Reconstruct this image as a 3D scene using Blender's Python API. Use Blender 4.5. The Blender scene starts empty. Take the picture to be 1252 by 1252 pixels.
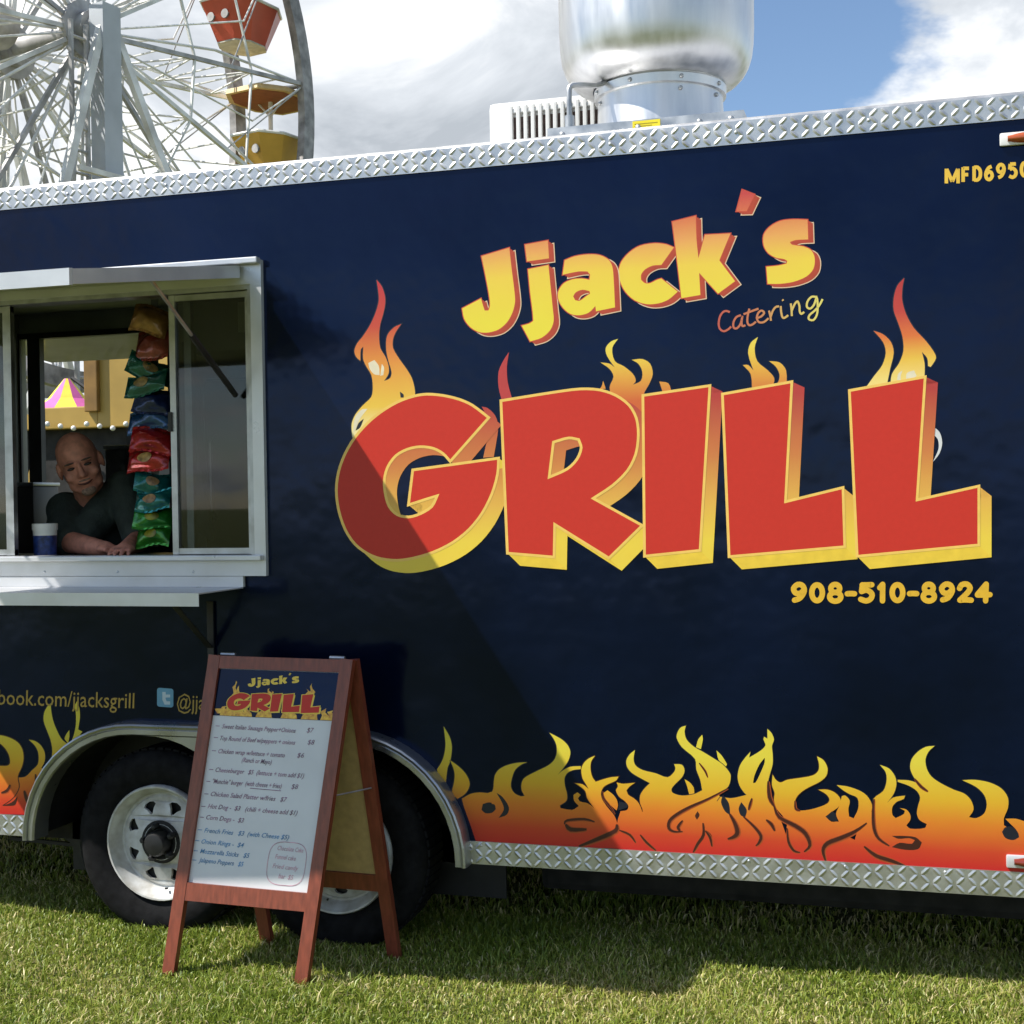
import bpy, bmesh, math, random
import numpy as np
from mathutils import Vector, Matrix, Quaternion, noise as mnoise
from mathutils.geometry import tessellate_polygon
random.seed(7); np.random.seed(7)
SC = bpy.context.scene
COL = SC.collection

# ------------------------------------------------------------------ camera
F = 1650.0; CP = 626.0
CAM = Vector((0.0, -4.3606, 1.5518))
YAW, PITCH, ROLL = 0.28297406, -0.00713848, -0.01670277
_f = Vector((-math.sin(YAW)*math.cos(PITCH), math.cos(YAW)*math.cos(PITCH), math.sin(PITCH)))
_r0 = Vector((math.cos(YAW), math.sin(YAW), 0)); _u0 = _r0.cross(_f)
_r = math.cos(ROLL)*_r0 + math.sin(ROLL)*_u0
_u = -math.sin(ROLL)*_r0 + math.cos(ROLL)*_u0
cd = bpy.data.cameras.new('camera'); cam = bpy.data.objects.new('camera', cd); COL.objects.link(cam)
cam.matrix_world = Matrix(((_r.x, _u.x, -_f.x, CAM.x), (_r.y, _u.y, -_f.y, CAM.y), (_r.z, _u.z, -_f.z, CAM.z), (0, 0, 0, 1)))
cd.sensor_width = 36; cd.sensor_height = 36; cd.sensor_fit = 'HORIZONTAL'; cd.lens = 36*F/1252.0
cd.clip_start = 0.05; cd.clip_end = 2000
SC.camera = cam

def ray(px, py): return _f + (px-CP)/F*_r - (py-CP)/F*_u
def PX(px, py, y=0.0):
    """point of the plane y = const (the trailer's side is y = 0) for a measured place in the photograph"""
    d = ray(px, py); return CAM + d*((y-CAM.y)/d.y)

# ------------------------------------------------------------------ world, sun, exposure
SUN = Vector((1.85, 1.0, -2.62)).normalized()          # direction the light travels
SUN_EL = math.asin(-SUN.z); SUN_ROT = math.atan2(-SUN.x, -SUN.y)
W = bpy.data.worlds.new('World'); SC.world = W; W.use_nodes = True
nt = W.node_tree; nt.nodes.clear()
def N(t, typ, **kw):
    n = t.nodes.new(typ)
    for k, v in kw.items(): setattr(n, k, v)
    return n
def mathn(t, op, a, b=None, clamp=False):
    n = N(t, 'ShaderNodeMath', operation=op, use_clamp=clamp)
    for i, v in enumerate((a, b)):
        if v is None: continue
        if isinstance(v, (int, float)): n.inputs[i].default_value = v
        else: t.links.new(v, n.inputs[i])
    return n.outputs[0]
def ramp(t, fac, stops, interp='LINEAR'):
    n = N(t, 'ShaderNodeValToRGB'); n.color_ramp.interpolation = interp
    el = n.color_ramp.elements
    while len(el) < len(stops): el.new(0.5)
    for e, (p, c) in zip(el, stops):
        e.position = p; e.color = (c, c, c, 1) if isinstance(c, (int, float)) else (*c, 1)
    t.links.new(fac, n.inputs[0]); return n.outputs[0]
def mixc(t, fac, a, b, mode='MIX'):
    n = N(t, 'ShaderNodeMix', data_type='RGBA', blend_type=mode)
    for i, v in ((0, fac), (6, a), (7, b)):
        if isinstance(v, (int, float)): n.inputs[i].default_value = v
        elif isinstance(v, tuple): n.inputs[i].default_value = (*v, 1)
        else: t.links.new(v, n.inputs[i])
    return n.outputs[2]
sky = N(nt, 'ShaderNodeTexSky', sky_type='NISHITA', sun_disc=False, sun_elevation=SUN_EL, sun_rotation=SUN_ROT)
sky.air_density = 1.0; sky.dust_density = 0.25; sky.ozone_density = 3.0
tc = N(nt, 'ShaderNodeTexCoord'); gen = tc.outputs['Generated']
sx = N(nt, 'ShaderNodeSeparateXYZ'); nt.links.new(gen, sx.inputs[0])
den = mathn(nt, 'ADD', mathn(nt, 'MAXIMUM', sx.outputs[2], 0.0), 0.33)
cb = N(nt, 'ShaderNodeCombineXYZ')
nt.links.new(mathn(nt, 'DIVIDE', sx.outputs[0], den), cb.inputs[0])
nt.links.new(mathn(nt, 'DIVIDE', sx.outputs[1], den), cb.inputs[1])
nt.links.new(mathn(nt, 'MULTIPLY', sx.outputs[2], 1.2), cb.inputs[2])
def wnoise(scale, detail, rough, w, dist=0.0):
    n = N(nt, 'ShaderNodeTexNoise', noise_dimensions='4D'); nt.links.new(cb.outputs[0], n.inputs['Vector'])
    n.inputs['Scale'].default_value = scale; n.inputs['Detail'].default_value = detail
    n.inputs['Roughness'].default_value = rough; n.inputs['W'].default_value = w; n.inputs['Distortion'].default_value = dist
    return n.outputs['Fac']
CLOUD_W = 2.3
cover = wnoise(1.7, 7, 0.60, CLOUD_W, 0.3)
# a break in the cloud cover to the right of the fan
bd = ray(965, 5).normalized()
dt = N(nt, 'ShaderNodeVectorMath', operation='DOT_PRODUCT'); nt.links.new(gen, dt.inputs[0]); dt.inputs[1].default_value = bd
gap = ramp(nt, dt.outputs['Value'], [(0.9945, 0.0), (0.9990, 1.0)], 'EASE')
# a thicker bank of cloud stands ahead, over the fairground
dt2 = N(nt, 'ShaderNodeVectorMath', operation='DOT_PRODUCT'); nt.links.new(gen, dt2.inputs[0]); dt2.inputs[1].default_value = ray(300, 60).normalized()
bank = ramp(nt, dt2.outputs['Value'], [(0.45, 0.0), (0.95, 1.0)], 'EASE')
cover = mathn(nt, 'ADD', cover, mathn(nt, 'ADD', mathn(nt, 'MULTIPLY', bank, 0.21), -0.03))
cover = mathn(nt, 'SUBTRACT', cover, mathn(nt, 'MULTIPLY', gap, 0.33))
cfac = ramp(nt, cover, [(0.46, 0.0), (0.565, 1.0)], 'EASE')
lit = wnoise(2.6, 7, 0.60, CLOUD_W+1.7, 0.4)
ccol = ramp(nt, lit, [(0.36, (4.6, 5.0, 5.5)), (0.48, (7.0, 7.4, 7.9)), (0.60, (11.5, 11.5, 11.4))])
n_ = N(nt, 'ShaderNodeVectorMath', operation='SCALE')
nt.links.new(sky.outputs[0], n_.inputs[0]); n_.inputs['Scale'].default_value = 1.35
skyc = mixc(nt, cfac, n_.outputs[0], ccol)
bg = N(nt, 'ShaderNodeBackground'); nt.links.new(skyc, bg.inputs[0]); bg.inputs[1].default_value = 0.078
W.cycles.sampling_method = 'MANUAL'; W.cycles.sample_map_resolution = 512
wo = N(nt, 'ShaderNodeOutputWorld'); nt.links.new(bg.outputs[0], wo.inputs[0])

sl = bpy.data.lights.new('sun', 'SUN'); sl.energy = 5.0; sl.angle = math.radians(0.53); sl.color = (1.0, 0.955, 0.88)
so = bpy.data.objects.new('sun', sl); COL.objects.link(so); so.location = (-8, -5, 14)
so.rotation_euler = SUN.to_track_quat('-Z', 'Y').to_euler()
vs = SC.view_settings; vs.view_transform = 'Standard'; vs.look = 'None'; vs.gamma = 1.0; vs.use_curve_mapping = False
vs.exposure = 0.58
cy = SC.cycles; cy.max_bounces = 6; cy.diffuse_bounces = 3; cy.glossy_bounces = 3; cy.transmission_bounces = 4; cy.transparent_max_bounces = 8
cy.caustics_reflective = False; cy.caustics_refractive = False

# ------------------------------------------------------------------ materials
MATS = {}
def mat(name, color, rough=0.5, metal=0.0, var=0.12, vscale=9.0, bump=0.0, bscale=60.0, bdist=0.002, spec=0.5,
        coat=0.0, rvar=0.0, color2=None, tint=None, detail=5, stretch=None, trans=0.0, sheen=0.0):
    if name in MATS: return MATS[name]
    m = bpy.data.materials.new(name); m.use_nodes = True; t = m.node_tree
    b = t.nodes['Principled BSDF']
    tcn = N(t, 'ShaderNodeNewGeometry').outputs['Position']
    if stretch:
        mp = N(t, 'ShaderNodeMapping'); t.links.new(tcn, mp.inputs[0]); mp.inputs['Scale'].default_value = stretch; tcn = mp.outputs[0]
    nz = N(t, 'ShaderNodeTexNoise'); t.links.new(tcn, nz.inputs['Vector']); nz.inputs['Scale'].default_value = vscale
    nz.inputs['Detail'].default_value = detail
    c2 = color2 or tuple(min(1, c*(1-2.2*var)) for c in color)
    c1 = tuple(min(1, c*(1+var)) for c in color)
    f = ramp(t, nz.outputs['Fac'], [(0.3, 0.0), (0.7, 1.0)])
    t.links.new(mixc(t, f, c2, c1), b.inputs['Base Color'])
    b.inputs['Metallic'].default_value = metal; b.inputs['Roughness'].default_value = rough
    b.inputs['Specular IOR Level'].default_value = spec; b.inputs['Coat Weight'].default_value = coat
    if tint: b.inputs['Specular Tint'].default_value = (*tint, 1)
    if rvar:
        t.links.new(mathn(t, 'ADD', mathn(t, 'MULTIPLY', f, rvar), rough-rvar/2), b.inputs['Roughness'])
    if bump:
        n2 = N(t, 'ShaderNodeTexNoise'); t.links.new(tcn, n2.inputs['Vector']); n2.inputs['Scale'].default_value = bscale; n2.inputs['Detail'].default_value = 4
        bn = N(t, 'ShaderNodeBump'); bn.inputs['Strength'].default_value = bump; bn.inputs['Distance'].default_value = bdist
        t.links.new(n2.outputs['Fac'], bn.inputs['Height']); t.links.new(bn.outputs[0], b.inputs['Normal'])
    MATS[name] = m; return m
def grad(name, stops, z0, z1, axis=2, rough=0.3):
    """flat vinyl print whose ink runs through several colours between two heights on the trailer"""
    m = bpy.data.materials.new(name); m.use_nodes = True; t = m.node_tree; b = t.nodes['Principled BSDF']
    g = N(t, 'ShaderNodeNewGeometry'); s = N(t, 'ShaderNodeSeparateXYZ'); t.links.new(g.outputs['Position'], s.inputs[0])
    mr = N(t, 'ShaderNodeMapRange'); t.links.new(s.outputs[axis], mr.inputs[0]); mr.inputs[1].default_value = z0; mr.inputs[2].default_value = z1
    c = ramp(t, mr.outputs[0], stops)
    nz = N(t, 'ShaderNodeTexNoise'); t.links.new(g.outputs['Position'], nz.inputs['Vector']); nz.inputs['Scale'].default_value = 14; nz.inputs['Detail'].default_value = 6
    c = mixc(t, 0.10, c, nz.outputs['Color'], 'SOFT_LIGHT')
    t.links.new(c, b.inputs['Base Color']); b.inputs['Roughness'].default_value = rough
    MATS[name] = m; return m

NAVY = mat('navy_vinyl', (0.0013, 0.0042, 0.0180), 0.17, var=0.25, vscale=1.7, bump=0.5, bscale=1.6, bdist=0.04, rvar=0.10, spec=0.40, tint=(0.44, 0.57, 1.0))
TREAD = mat('diamond_plate_aluminium', (0.58, 0.58, 0.58), 0.36, 0.85, var=0.08, vscale=14, bump=0.12, bscale=90, rvar=0.16)
ALU = mat('mill_aluminium', (0.66, 0.67, 0.69), 0.33, 0.35, var=0.06, vscale=6, bump=0.06, bscale=40, rvar=0.14)
SPUN = mat('spun_aluminium', (0.72, 0.72, 0.72), 0.40, 1.0, var=0.07, vscale=5, bump=0.10, bscale=9, bdist=0.004, rvar=0.14, stretch=(4, 4, 0.7))
GALV = mat('galvanised_sheet', (0.50, 0.51, 0.52), 0.42, 0.9, var=0.14, vscale=16, rvar=0.15)
WHITEM = mat('white_enamel', (0.78, 0.78, 0.76), 0.38, var=0.05, vscale=5)
RIMW = mat('white_rim_paint', (0.62, 0.63, 0.63), 0.42, var=0.08, vscale=16, color2=(0.36, 0.34, 0.30))
TYRE = mat('tyre_rubber', (0.010, 0.010, 0.011), 0.85, var=0.25, vscale=30, bump=0.3, bscale=160, spec=0.15)
BLACK = mat('black_paint', (0.012, 0.012, 0.014), 0.5, var=0.3, vscale=12)
DARKST = mat('dark_undercarriage', (0.016, 0.015, 0.014), 0.8, var=0.4, vscale=14)
FRAMEDK = mat('dark_bronze_frame', (0.035, 0.036, 0.042), 0.42, 0.4, var=0.2)
CREAM = mat('cream_awning_skin', (0.74, 0.71, 0.62), 0.22, 0.0, var=0.07, vscale=3, coat=0.8)
WALLIN = mat('interior_panel', (0.34, 0.36, 0.38), 0.45, var=0.12, vscale=4)
STEEL = mat('stainless_sheet', (0.42, 0.43, 0.45), 0.36, 0.9, var=0.1, vscale=5, rvar=0.1, stretch=(1, 1, 0.1))
RED = mat('red_vinyl', (0.56, 0.034, 0.020), 0.40, var=0.015, vscale=60, spec=0.3)
YELLOW = mat('yellow_vinyl', (0.80, 0.55, 0.05), 0.34, var=0.05, vscale=25)
OUTLINE = mat('gold_outline_vinyl', (0.86, 0.55, 0.12), 0.34, var=0.04, vscale=25)
GOLD = mat('gold_lettering_vinyl', (0.72, 0.42, 0.03), 0.36, var=0.05, vscale=25)
SHADOWRED = mat('brick_red_vinyl', (0.46, 0.060, 0.022), 0.34, var=0.05, vscale=25)
PALE = mat('pale_outline_vinyl', (0.72, 0.52, 0.33), 0.34, var=0.04, vscale=25)
FLSH = mat('flame_shading_ink', (0.050, 0.012, 0.008), 0.34, var=0.1, vscale=25)
FLSH2 = mat('navy_ink', (0.010, 0.013, 0.026), 0.30, var=0.1, vscale=25)
PALEFL = mat('pale_flame_ink', (0.78, 0.70, 0.50), 0.34, var=0.05, vscale=25)

# ------------------------------------------------------------------ mesh helpers
ORG = {}
def link(o, parent=None):
    COL.objects.link(o)
    if parent is not None:
        o.parent = parent
    return o
def empty(name, loc, label, cat, group=None):
    o = bpy.data.objects.new(name, None); COL.objects.link(o); o.location = loc; o.empty_display_size = 0.1
    ORG[o] = Vector(loc); o['label'] = label; o['category'] = cat
    if group: o['group'] = group
    return o
def tag(o, label, cat, group=None):
    o['label'] = label; o['category'] = cat
    if group: o['group'] = group
    return o
class G:
    """collects geometry in world space; build() links it as ONE mesh object under its parent"""
    def __init__(s): s.v = []; s.f = []; s.m = []; s.mi = 0
    def add(s, vs, fs):
        n = len(s.v); s.v += [tuple(v) for v in vs]
        for f in fs: s.f.append(tuple(i+n for i in f)); s.m.append(s.mi)
        return s
    def box(s, x0, x1, y0, y1, z0, z1):
        return s.add([(x, y, z) for x in (x0, x1) for y in (y0, y1) for z in (z0, z1)],
                     [(0, 1, 3, 2), (4, 6, 7, 5), (0, 4, 5, 1), (2, 3, 7, 6), (0, 2, 6, 4), (1, 5, 7, 3)])
    def bbox(s, x0, x1, y0, y1, z0, z1, b=0.004):
        bm = bmesh.new(); bmesh.ops.create_cube(bm, size=1.0)
        for v in bm.verts:
            v.co = Vector(((x0+x1)/2+v.co.x*(x1-x0), (y0+y1)/2+v.co.y*(y1-y0), (z0+z1)/2+v.co.z*(z1-z0)))
        bmesh.ops.bevel(bm, geom=list(bm.edges), offset=b, segments=2, affect='EDGES', profile=0.6)
        bm.verts.ensure_lookup_table()
        s.add([v.co.copy() for v in bm.verts], [[v.index for v in f.verts] for f in bm.faces]); bm.free(); return s
    def beam(s, p, q, w, t, up=(0, 0, 1), ext=0.0):
        p = Vector(p); q = Vector(q); d = (q-p).normalized(); p = p-d*ext; q = q+d*ext
        a = d.cross(Vector(up)); 
        if a.length < 1e-4: a = d.cross(Vector((1, 0, 0)))
        a.normalize(); b = a.cross(d).normalized(); a = a*w/2; b = b*t/2
        return s.add([p-a-b, p+a-b, p+a+b, p-a+b, q-a-b, q+a-b, q+a+b, q-a+b],
                     [(3, 2, 1, 0), (4, 5, 6, 7), (0, 1, 5, 4), (1, 2, 6, 5), (2, 3, 7, 6), (3, 0, 4, 7)])
    def tube(s, pts, r, n=8, caps=True):
        pts = [Vector(p) for p in pts]; rr = r if isinstance(r, (list, tuple)) else [r]*len(pts)
        vs = []; up = None
        for i, p in enumerate(pts):
            d = (pts[min(i+1, len(pts)-1)]-pts[max(i-1, 0)]).normalized()
            if up is None:
                up = Vector((0, 0, 1)) if abs(d.z) < 0.9 else Vector((1, 0, 0))
            a = d.cross(up).normalized(); b = a.cross(d).normalized(); up = b
            for k in range(n):
                an = 2*math.pi*k/n; vs.append(p+a*math.cos(an)*rr[i]+b*math.sin(an)*rr[i])
        fs = [(i*n+k, i*n+(k+1) % n, (i+1)*n+(k+1) % n, (i+1)*n+k) for i in range(len(pts)-1) for k in range(n)]
        if caps: fs += [tuple(range(n-1, -1, -1)), tuple(range((len(pts)-1)*n, len(pts)*n))]
        return s.add(vs, fs)
    def lathe(s, prof, o=(0, 0, 0), axis='z', n=48):
        """prof: (radius, height along axis)"""
        o = Vector(o); vs = []
        for r, h in prof:
            for k in range(n):
                a = 2*math.pi*k/n; c, q = r*math.cos(a), r*math.sin(a)
                vs.append(o+(Vector((c, q, h)) if axis == 'z' else Vector((c, h, q))))
        fs = []
        for i in range(len(prof)-1):
            for k in range(n):
                f = (i*n+k, i*n+(k+1) % n, (i+1)*n+(k+1) % n, (i+1)*n+k)
                fs.append(f if axis == 'z' else f[::-1])
        return s.add(vs, fs)
    def sphere(s, c, r, nu=14, nv=9, M=None):
        c = Vector(c); r = Vector(r) if not isinstance(r, (int, float)) else Vector((r, r, r))
        vs = []
        for i in range(nv+1):
            th = math.pi*i/nv
            for k in range(nu):
                a = 2*math.pi*k/nu
                p = Vector((r.x*math.sin(th)*math.cos(a), r.y*math.sin(th)*math.sin(a), r.z*math.cos(th)))
                if M is not None: p = M @ p
                vs.append(c+p)
        fs = [(i*nu+k, (i+1)*nu+k, (i+1)*nu+(k+1) % nu, i*nu+(k+1) % nu) for i in range(nv) for k in range(nu)]
        return s.add(vs, fs)
    def cap(s, p, r0, q, r1, n=12):
        """tapered limb with round ends"""
        p = Vector(p); q = Vector(q); d = (q-p).normalized(); pts = []; rs = []
        for k in range(4): a = math.pi/2*(k+0.3)/4.3; pts.append(p-d*r0*math.cos(a)); rs.append(r0*math.sin(a))
        pts.append(p); rs.append(r0); pts.append(q); rs.append(r1)
        for k in range(3, -1, -1): a = math.pi/2*(k+0.3)/4.3; pts.append(q+d*r1*math.cos(a)); rs.append(r1*math.sin(a))
        return s.tube(pts, rs, n)
    def build(s, name, mats, parent=None, smooth=None, stuff=False):
        me = bpy.data.meshes.new(name); o0 = ORG.get(parent, Vector((0, 0, 0))) if parent is not None else Vector((0, 0, 0))
        me.from_pydata([(v[0]-o0.x, v[1]-o0.y, v[2]-o0.z) for v in s.v], [], s.f)
        for m in (mats if isinstance(mats, (list, tuple)) else [mats]): me.materials.append(m)
        me.polygons.foreach_set('material_index', s.m)
        if smooth is not None:
            me.polygons.foreach_set('use_smooth', [True]*len(s.f)); me.update()
            try: me.set_sharp_from_angle(angle=math.radians(smooth))
            except Exception: pass
        me.update()
        o = bpy.data.objects.new(name, me); link(o, parent); ORG[o] = o0.copy()
        if stuff: o['kind'] = 'stuff'
        return o
def copy_tree(o, parent=None):
    c = o.copy(); COL.objects.link(c); c.parent = parent
    for ch in list(o.children): copy_tree(ch, c)
    return c

# ------------------------------------------------------------------ flat print helpers (vinyl on the trailer's side)
def sm(pts, n=3, corner=62):
    P = [Vector((p[0], p[1], 0)) for p in pts]; L = len(P); out = []
    def is_c(i):
        a = (P[i]-P[i-1]); b = (P[(i+1) % L]-P[i])
        return a.length < 1e-6 or b.length < 1e-6 or math.degrees(a.angle(b)) > corner
    cs = [is_c(i) for i in range(L)]
    for i in range(L):
        j = (i+1) % L; d = P[j]-P[i]
        t0 = d if cs[i] else (P[j]-P[i-1]).normalized()*d.length
        t1 = d if cs[j] else (P[(j+1) % L]-P[i]).normalized()*d.length
        for k in range(n):
            t = k/n; h = (2*t**3-3*t*t+1, t**3-2*t*t+t, -2*t**3+3*t*t, t**3-t*t)
            p = P[i]*h[0]+t0*h[1]*0.9+P[j]*h[2]+t1*h[3]*0.9
            out.append((p.x, p.y))
    return out
def zoomed(ox, oy, s, pts): return [(ox+x/s, oy+y/s) for x, y in pts]
LAY = 0.00016
def ly(layer): return -(0.0010+LAY*layer)
def fill(g, loops, layer, mapf=None):
    mapf = mapf or (lambda x, y, l: PX(x, y, ly(l)))
    L3 = [[Vector((x, -y, 0)) for x, y in lp] for lp in loops]
    tris = tessellate_polygon(L3); flat = [p for lp in loops for p in lp]
    fs = []
    for t in tris:
        a, b, c = (flat[i] for i in t)
        ar = (b[0]-a[0])*(c[1]-a[1])-(c[0]-a[0])*(b[1]-a[1])
        if abs(ar) < 1e-7: continue
        fs.append(tuple(t) if ar < 0 else tuple(t)[::-1])
    g.add([mapf(x, y, layer) for x, y in flat], fs)
def stroke(g, pts, w, layer, closed=False, mapf=None):
    mapf = mapf or (lambda x, y, l: PX(x, y, ly(l)))
    P = [Vector(p) for p in pts]; n = len(P); vs = []
    ws = w if isinstance(w, (list, tuple)) else [w]*n
    for i in range(n):
        a = P[i]-P[i-1] if (i > 0 or closed) else P[1]-P[0]
        b = P[(i+1) % n]-P[i] if (i < n-1 or closed) else P[i]-P[i-1]
        a = a.normalized() if a.length > 1e-9 else b.normalized(); b = b.normalized() if b.length > 1e-9 else a
        na = Vector((-a.y, a.x)); nb = Vector((-b.y, b.x)); m = na+nb
        m = m.normalized() if m.length > 0.2 else na
        k = ws[i]/2/max(0.45, m.dot(na))
        vs += [P[i]+m*k, P[i]-m*k]
    fs = []
    for i in range(n if closed else n-1):
        j = (i+1) % n; fs.append((2*i, 2*j, 2*j+1, 2*i+1))
    g.add([mapf(p.x, p.y, layer+0.02*(i//2 % 2)) for i, p in enumerate(vs)], fs)
TXTC = {}
def text_mesh(s, bold=0.0, shear=0.0):
    key = (s, bold, shear)
    if key in TXTC: return TXTC[key]
    c = bpy.data.curves.new('t', 'FONT'); c.body = s; c.offset = bold; c.shear = shear; c.resolution_u = 2; c.fill_mode = 'FRONT'
    o = bpy.data.objects.new('t', c); COL.objects.link(o)
    dg = bpy.context.evaluated_depsgraph_get(); me = bpy.data.meshes.new_from_object(o.evaluated_get(dg))
    vs = [tuple(v.co[:2]) for v in me.vertices]; fs = [tuple(p.vertices) for p in me.polygons]
    bpy.data.objects.remove(o); bpy.data.curves.remove(c); bpy.data.meshes.remove(me)
    TXTC[key] = (vs, fs); return vs, fs
def put_text(g, s, p0, p1, height, layer, bold=0.0, shear=0.0, mapf=None, capref='H', fit=True, jitter=0.0):
    """p0/p1: left and right end of the baseline, height: cap height, all in the sheet's units"""
    mapf = mapf or (lambda x, y, l: PX(x, y, ly(l)))
    vs, fs = text_mesh(s, bold, shear)
    if not vs: return
    hv = text_mesh(capref, bold, 0)[0]; ch = max(v[1] for v in hv)
    x0 = min(v[0] for v in vs); x1 = max(v[0] for v in vs)
    d = Vector(p1)-Vector(p0); L = d.length; d.normalize(); nrm = Vector((d.y, -d.x))
    sxx = L/(x1-x0) if fit else height/ch
    out = []
    for x, y in vs:
        jx = (x-x0)*sxx
        jj = jitter*math.sin(jx*0.55+len(s))*height if jitter else 0
        p = Vector(p0)+d*jx+nrm*(y*height/ch+jj); out.append(mapf(p.x, p.y, layer))
    ff = []
    for f in fs:
        a, b, c = vs[f[0]], vs[f[1]], vs[f[2]]
        ff.append(f)
    g.add(out, ff)

# ------------------------------------------------------------------ ground
def ground_material():
    m = bpy.data.materials.new('turf_soil'); m.use_nodes = True; t = m.node_tree; b = t.nodes['Principled BSDF']
    pos = N(t, 'ShaderNodeNewGeometry').outputs['Position']
    def nz(s, d=6):
        n = N(t, 'ShaderNodeTexNoise'); t.links.new(pos, n.inputs['Vector']); n.inputs['Scale'].default_value = s; n.inputs['Detail'].default_value = d; return n.outputs['Fac']
    c = mixc(t, ramp(t, nz(0.6), [(0.35, 0.0), (0.65, 1.0)]), (0.085, 0.120, 0.028), (0.14, 0.165, 0.045))
    c = mixc(t, ramp(t, nz(9), [(0.45, 0.0), (0.7, 1.0)]), c, (0.24, 0.21, 0.10))
    c = mixc(t, ramp(t, nz(70), [(0.3, 0.55), (0.7, 0.0)]), c, (0.022, 0.028, 0.008))
    t.links.new(c, b.inputs['Base Color']); b.inputs['Roughness'].default_value = 0.95; b.inputs['Specular IOR Level'].default_value = 0.1
    bn = N(t, 'ShaderNodeBump'); bn.inputs['Strength'].default_value = 0.8; bn.inputs['Distance'].default_value = 0.03
    t.links.new(nz(60), bn.inputs['Height']); t.links.new(bn.outputs[0], b.inputs['Normal'])
    return m
g = G(); xs = [-900, -200, -60, -20, -8, 0, 8, 20, 60, 200, 900]
for i in range(len(xs)-1):
    for j in range(len(xs)-1):
        g.add([(xs[i], xs[j], 0), (xs[i+1], xs[j], 0), (xs[i+1], xs[j+1], 0), (xs[i], xs[j+1], 0)], [(0, 1, 2, 3)])
gr = g.build('ground', ground_material()); gr['kind'] = 'structure'

def grass_material():
    m = bpy.data.materials.new('grass_blade'); m.use_nodes = True; t = m.node_tree; b = t.nodes['Principled BSDF']
    a = N(t, 'ShaderNodeAttribute', attribute_name='tint')
    c = ramp(t, a.outputs['Fac'], [(0.0, (0.115, 0.18, 0.018)), (0.35, (0.22, 0.29, 0.035)), (0.7, (0.37, 0.40, 0.075)), (0.86, (0.52, 0.46, 0.16)), (1.0, (0.74, 0.63, 0.36))])
    t.links.new(c, b.inputs['Base Color']); b.inputs['Roughness'].default_value = 0.42; b.inputs['Specular IOR Level'].default_value = 0.45
    tl = N(t, 'ShaderNodeBsdfTranslucent'); t.links.new(c, tl.inputs[0])
    mx = N(t, 'ShaderNodeMixShader'); mx.inputs[0].default_value = 0.28
    t.links.new(b.outputs[0], mx.inputs[1]); t.links.new(tl.outputs[0], mx.inputs[2])
    t.links.new(mx.outputs[0], t.nodes['Material Output'].inputs[0])
    return m
def grass(name, zones):
    rng = np.random.default_rng(11); V = []; T = []
    for (x0, x1, y0, y1, dens, h0, h1) in zones:
        n = int((x1-x0)*(y1-y0)*dens)
        x = rng.uniform(x0, x1, n); y = rng.uniform(y0, y1, n)
        cl = (np.sin(x*5.1+1.3*np.sin(y*3.7))+np.sin(y*6.3+1.7*np.sin(x*4.9+1)))*0.25+0.5
        keep = rng.uniform(0, 1, n) < 0.55+0.45*cl; x = x[keep]; y = y[keep]; cl = cl[keep]; n = len(x)
        h = rng.uniform(h0, h1, n)*(0.5+0.75*cl)*np.where(rng.uniform(0, 1, n) < 0.05, 1.5, 1.0)
        an = rng.uniform(0, 2*np.pi, n); wd = rng.uniform(0.0015, 0.0031, n)*np.clip(9000/dens, 1, 2.2)**0.5
        weed = rng.uniform(0, 1, n) < 0.035+0.03*(cl > 0.75); wd = np.where(weed, wd*2.7, wd); h = np.where(weed, h*0.7, h)
        ln = rng.uniform(0.2, 1.25, n)*h; la = rng.uniform(0, 2*np.pi, n)
        pt_ = np.sin(x*2.3+2.0*np.sin(y*1.9+0.7))*np.sin(y*3.1+1.5*np.sin(x*2.7))
        tint = np.clip(rng.normal(0.40, 0.20, n)+0.15*(0.5-cl)+0.16*pt_, 0, 0.84)
        dry = rng.uniform(0, 1, n) < 0.16+0.14*np.clip(pt_, -1, 1); tint = np.where(dry, rng.uniform(0.85, 1, n), tint)
        dx, dy = np.cos(an)*wd, np.sin(an)*wd; lx, ly_ = np.cos(la)*ln, np.sin(la)*ln
        z0 = np.full(n, -0.004)
        q = np.stack([np.stack([x-dx, y-dy, z0], 1), np.stack([x+dx, y+dy, z0], 1),
                      np.stack([x+dx*.75+lx*.35, y+dy*.75+ly_*.35, h*.6], 1), np.stack([x-dx*.75+lx*.35, y-dy*.75+ly_*.35, h*.6], 1),
                      np.stack([x+lx, y+ly_, h*np.sqrt(np.clip(1-(ln/h*0.75)**2, 0.12, 1))], 1)], 1)
        V.append(q.reshape(-1, 3)); T.append(np.repeat(tint, 5))
    V = np.concatenate(V); T = np.concatenate(T); n = len(V)//5
    me = bpy.data.meshes.new(name); me.vertices.add(len(V)); me.vertices.foreach_set('co', V.astype(np.float32).ravel())
    base = np.arange(n)*5
    loops = np.stack([base, base+1, base+2, base+3, base+3, base+2, base+4], 1).ravel()
    ls = np.stack([np.arange(n)*7, np.arange(n)*7+4], 1).ravel(); lt = np.tile([4, 3], n)
    me.loops.add(len(loops)); me.loops.foreach_set('vertex_index', loops.astype(np.int32))
    me.polygons.add(2*n); me.polygons.foreach_set('loop_start', ls.astype(np.int32))
    try: me.polygons.foreach_set('loop_total', lt.astype(np.int32))
    except Exception: pass
    at = me.attributes.new('tint', 'FLOAT', 'POINT'); at.data.foreach_set('value', T.astype(np.float32))
    me.update(calc_edges=True); me.validate()
    me.materials.append(grass_material())
    o = bpy.data.objects.new(name, me); COL.objects.link(o); o['kind'] = 'stuff'; o['label'] = 'short sunlit lawn grass with dry straw blades'
    o['category'] = 'grass'
    return o
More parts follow.
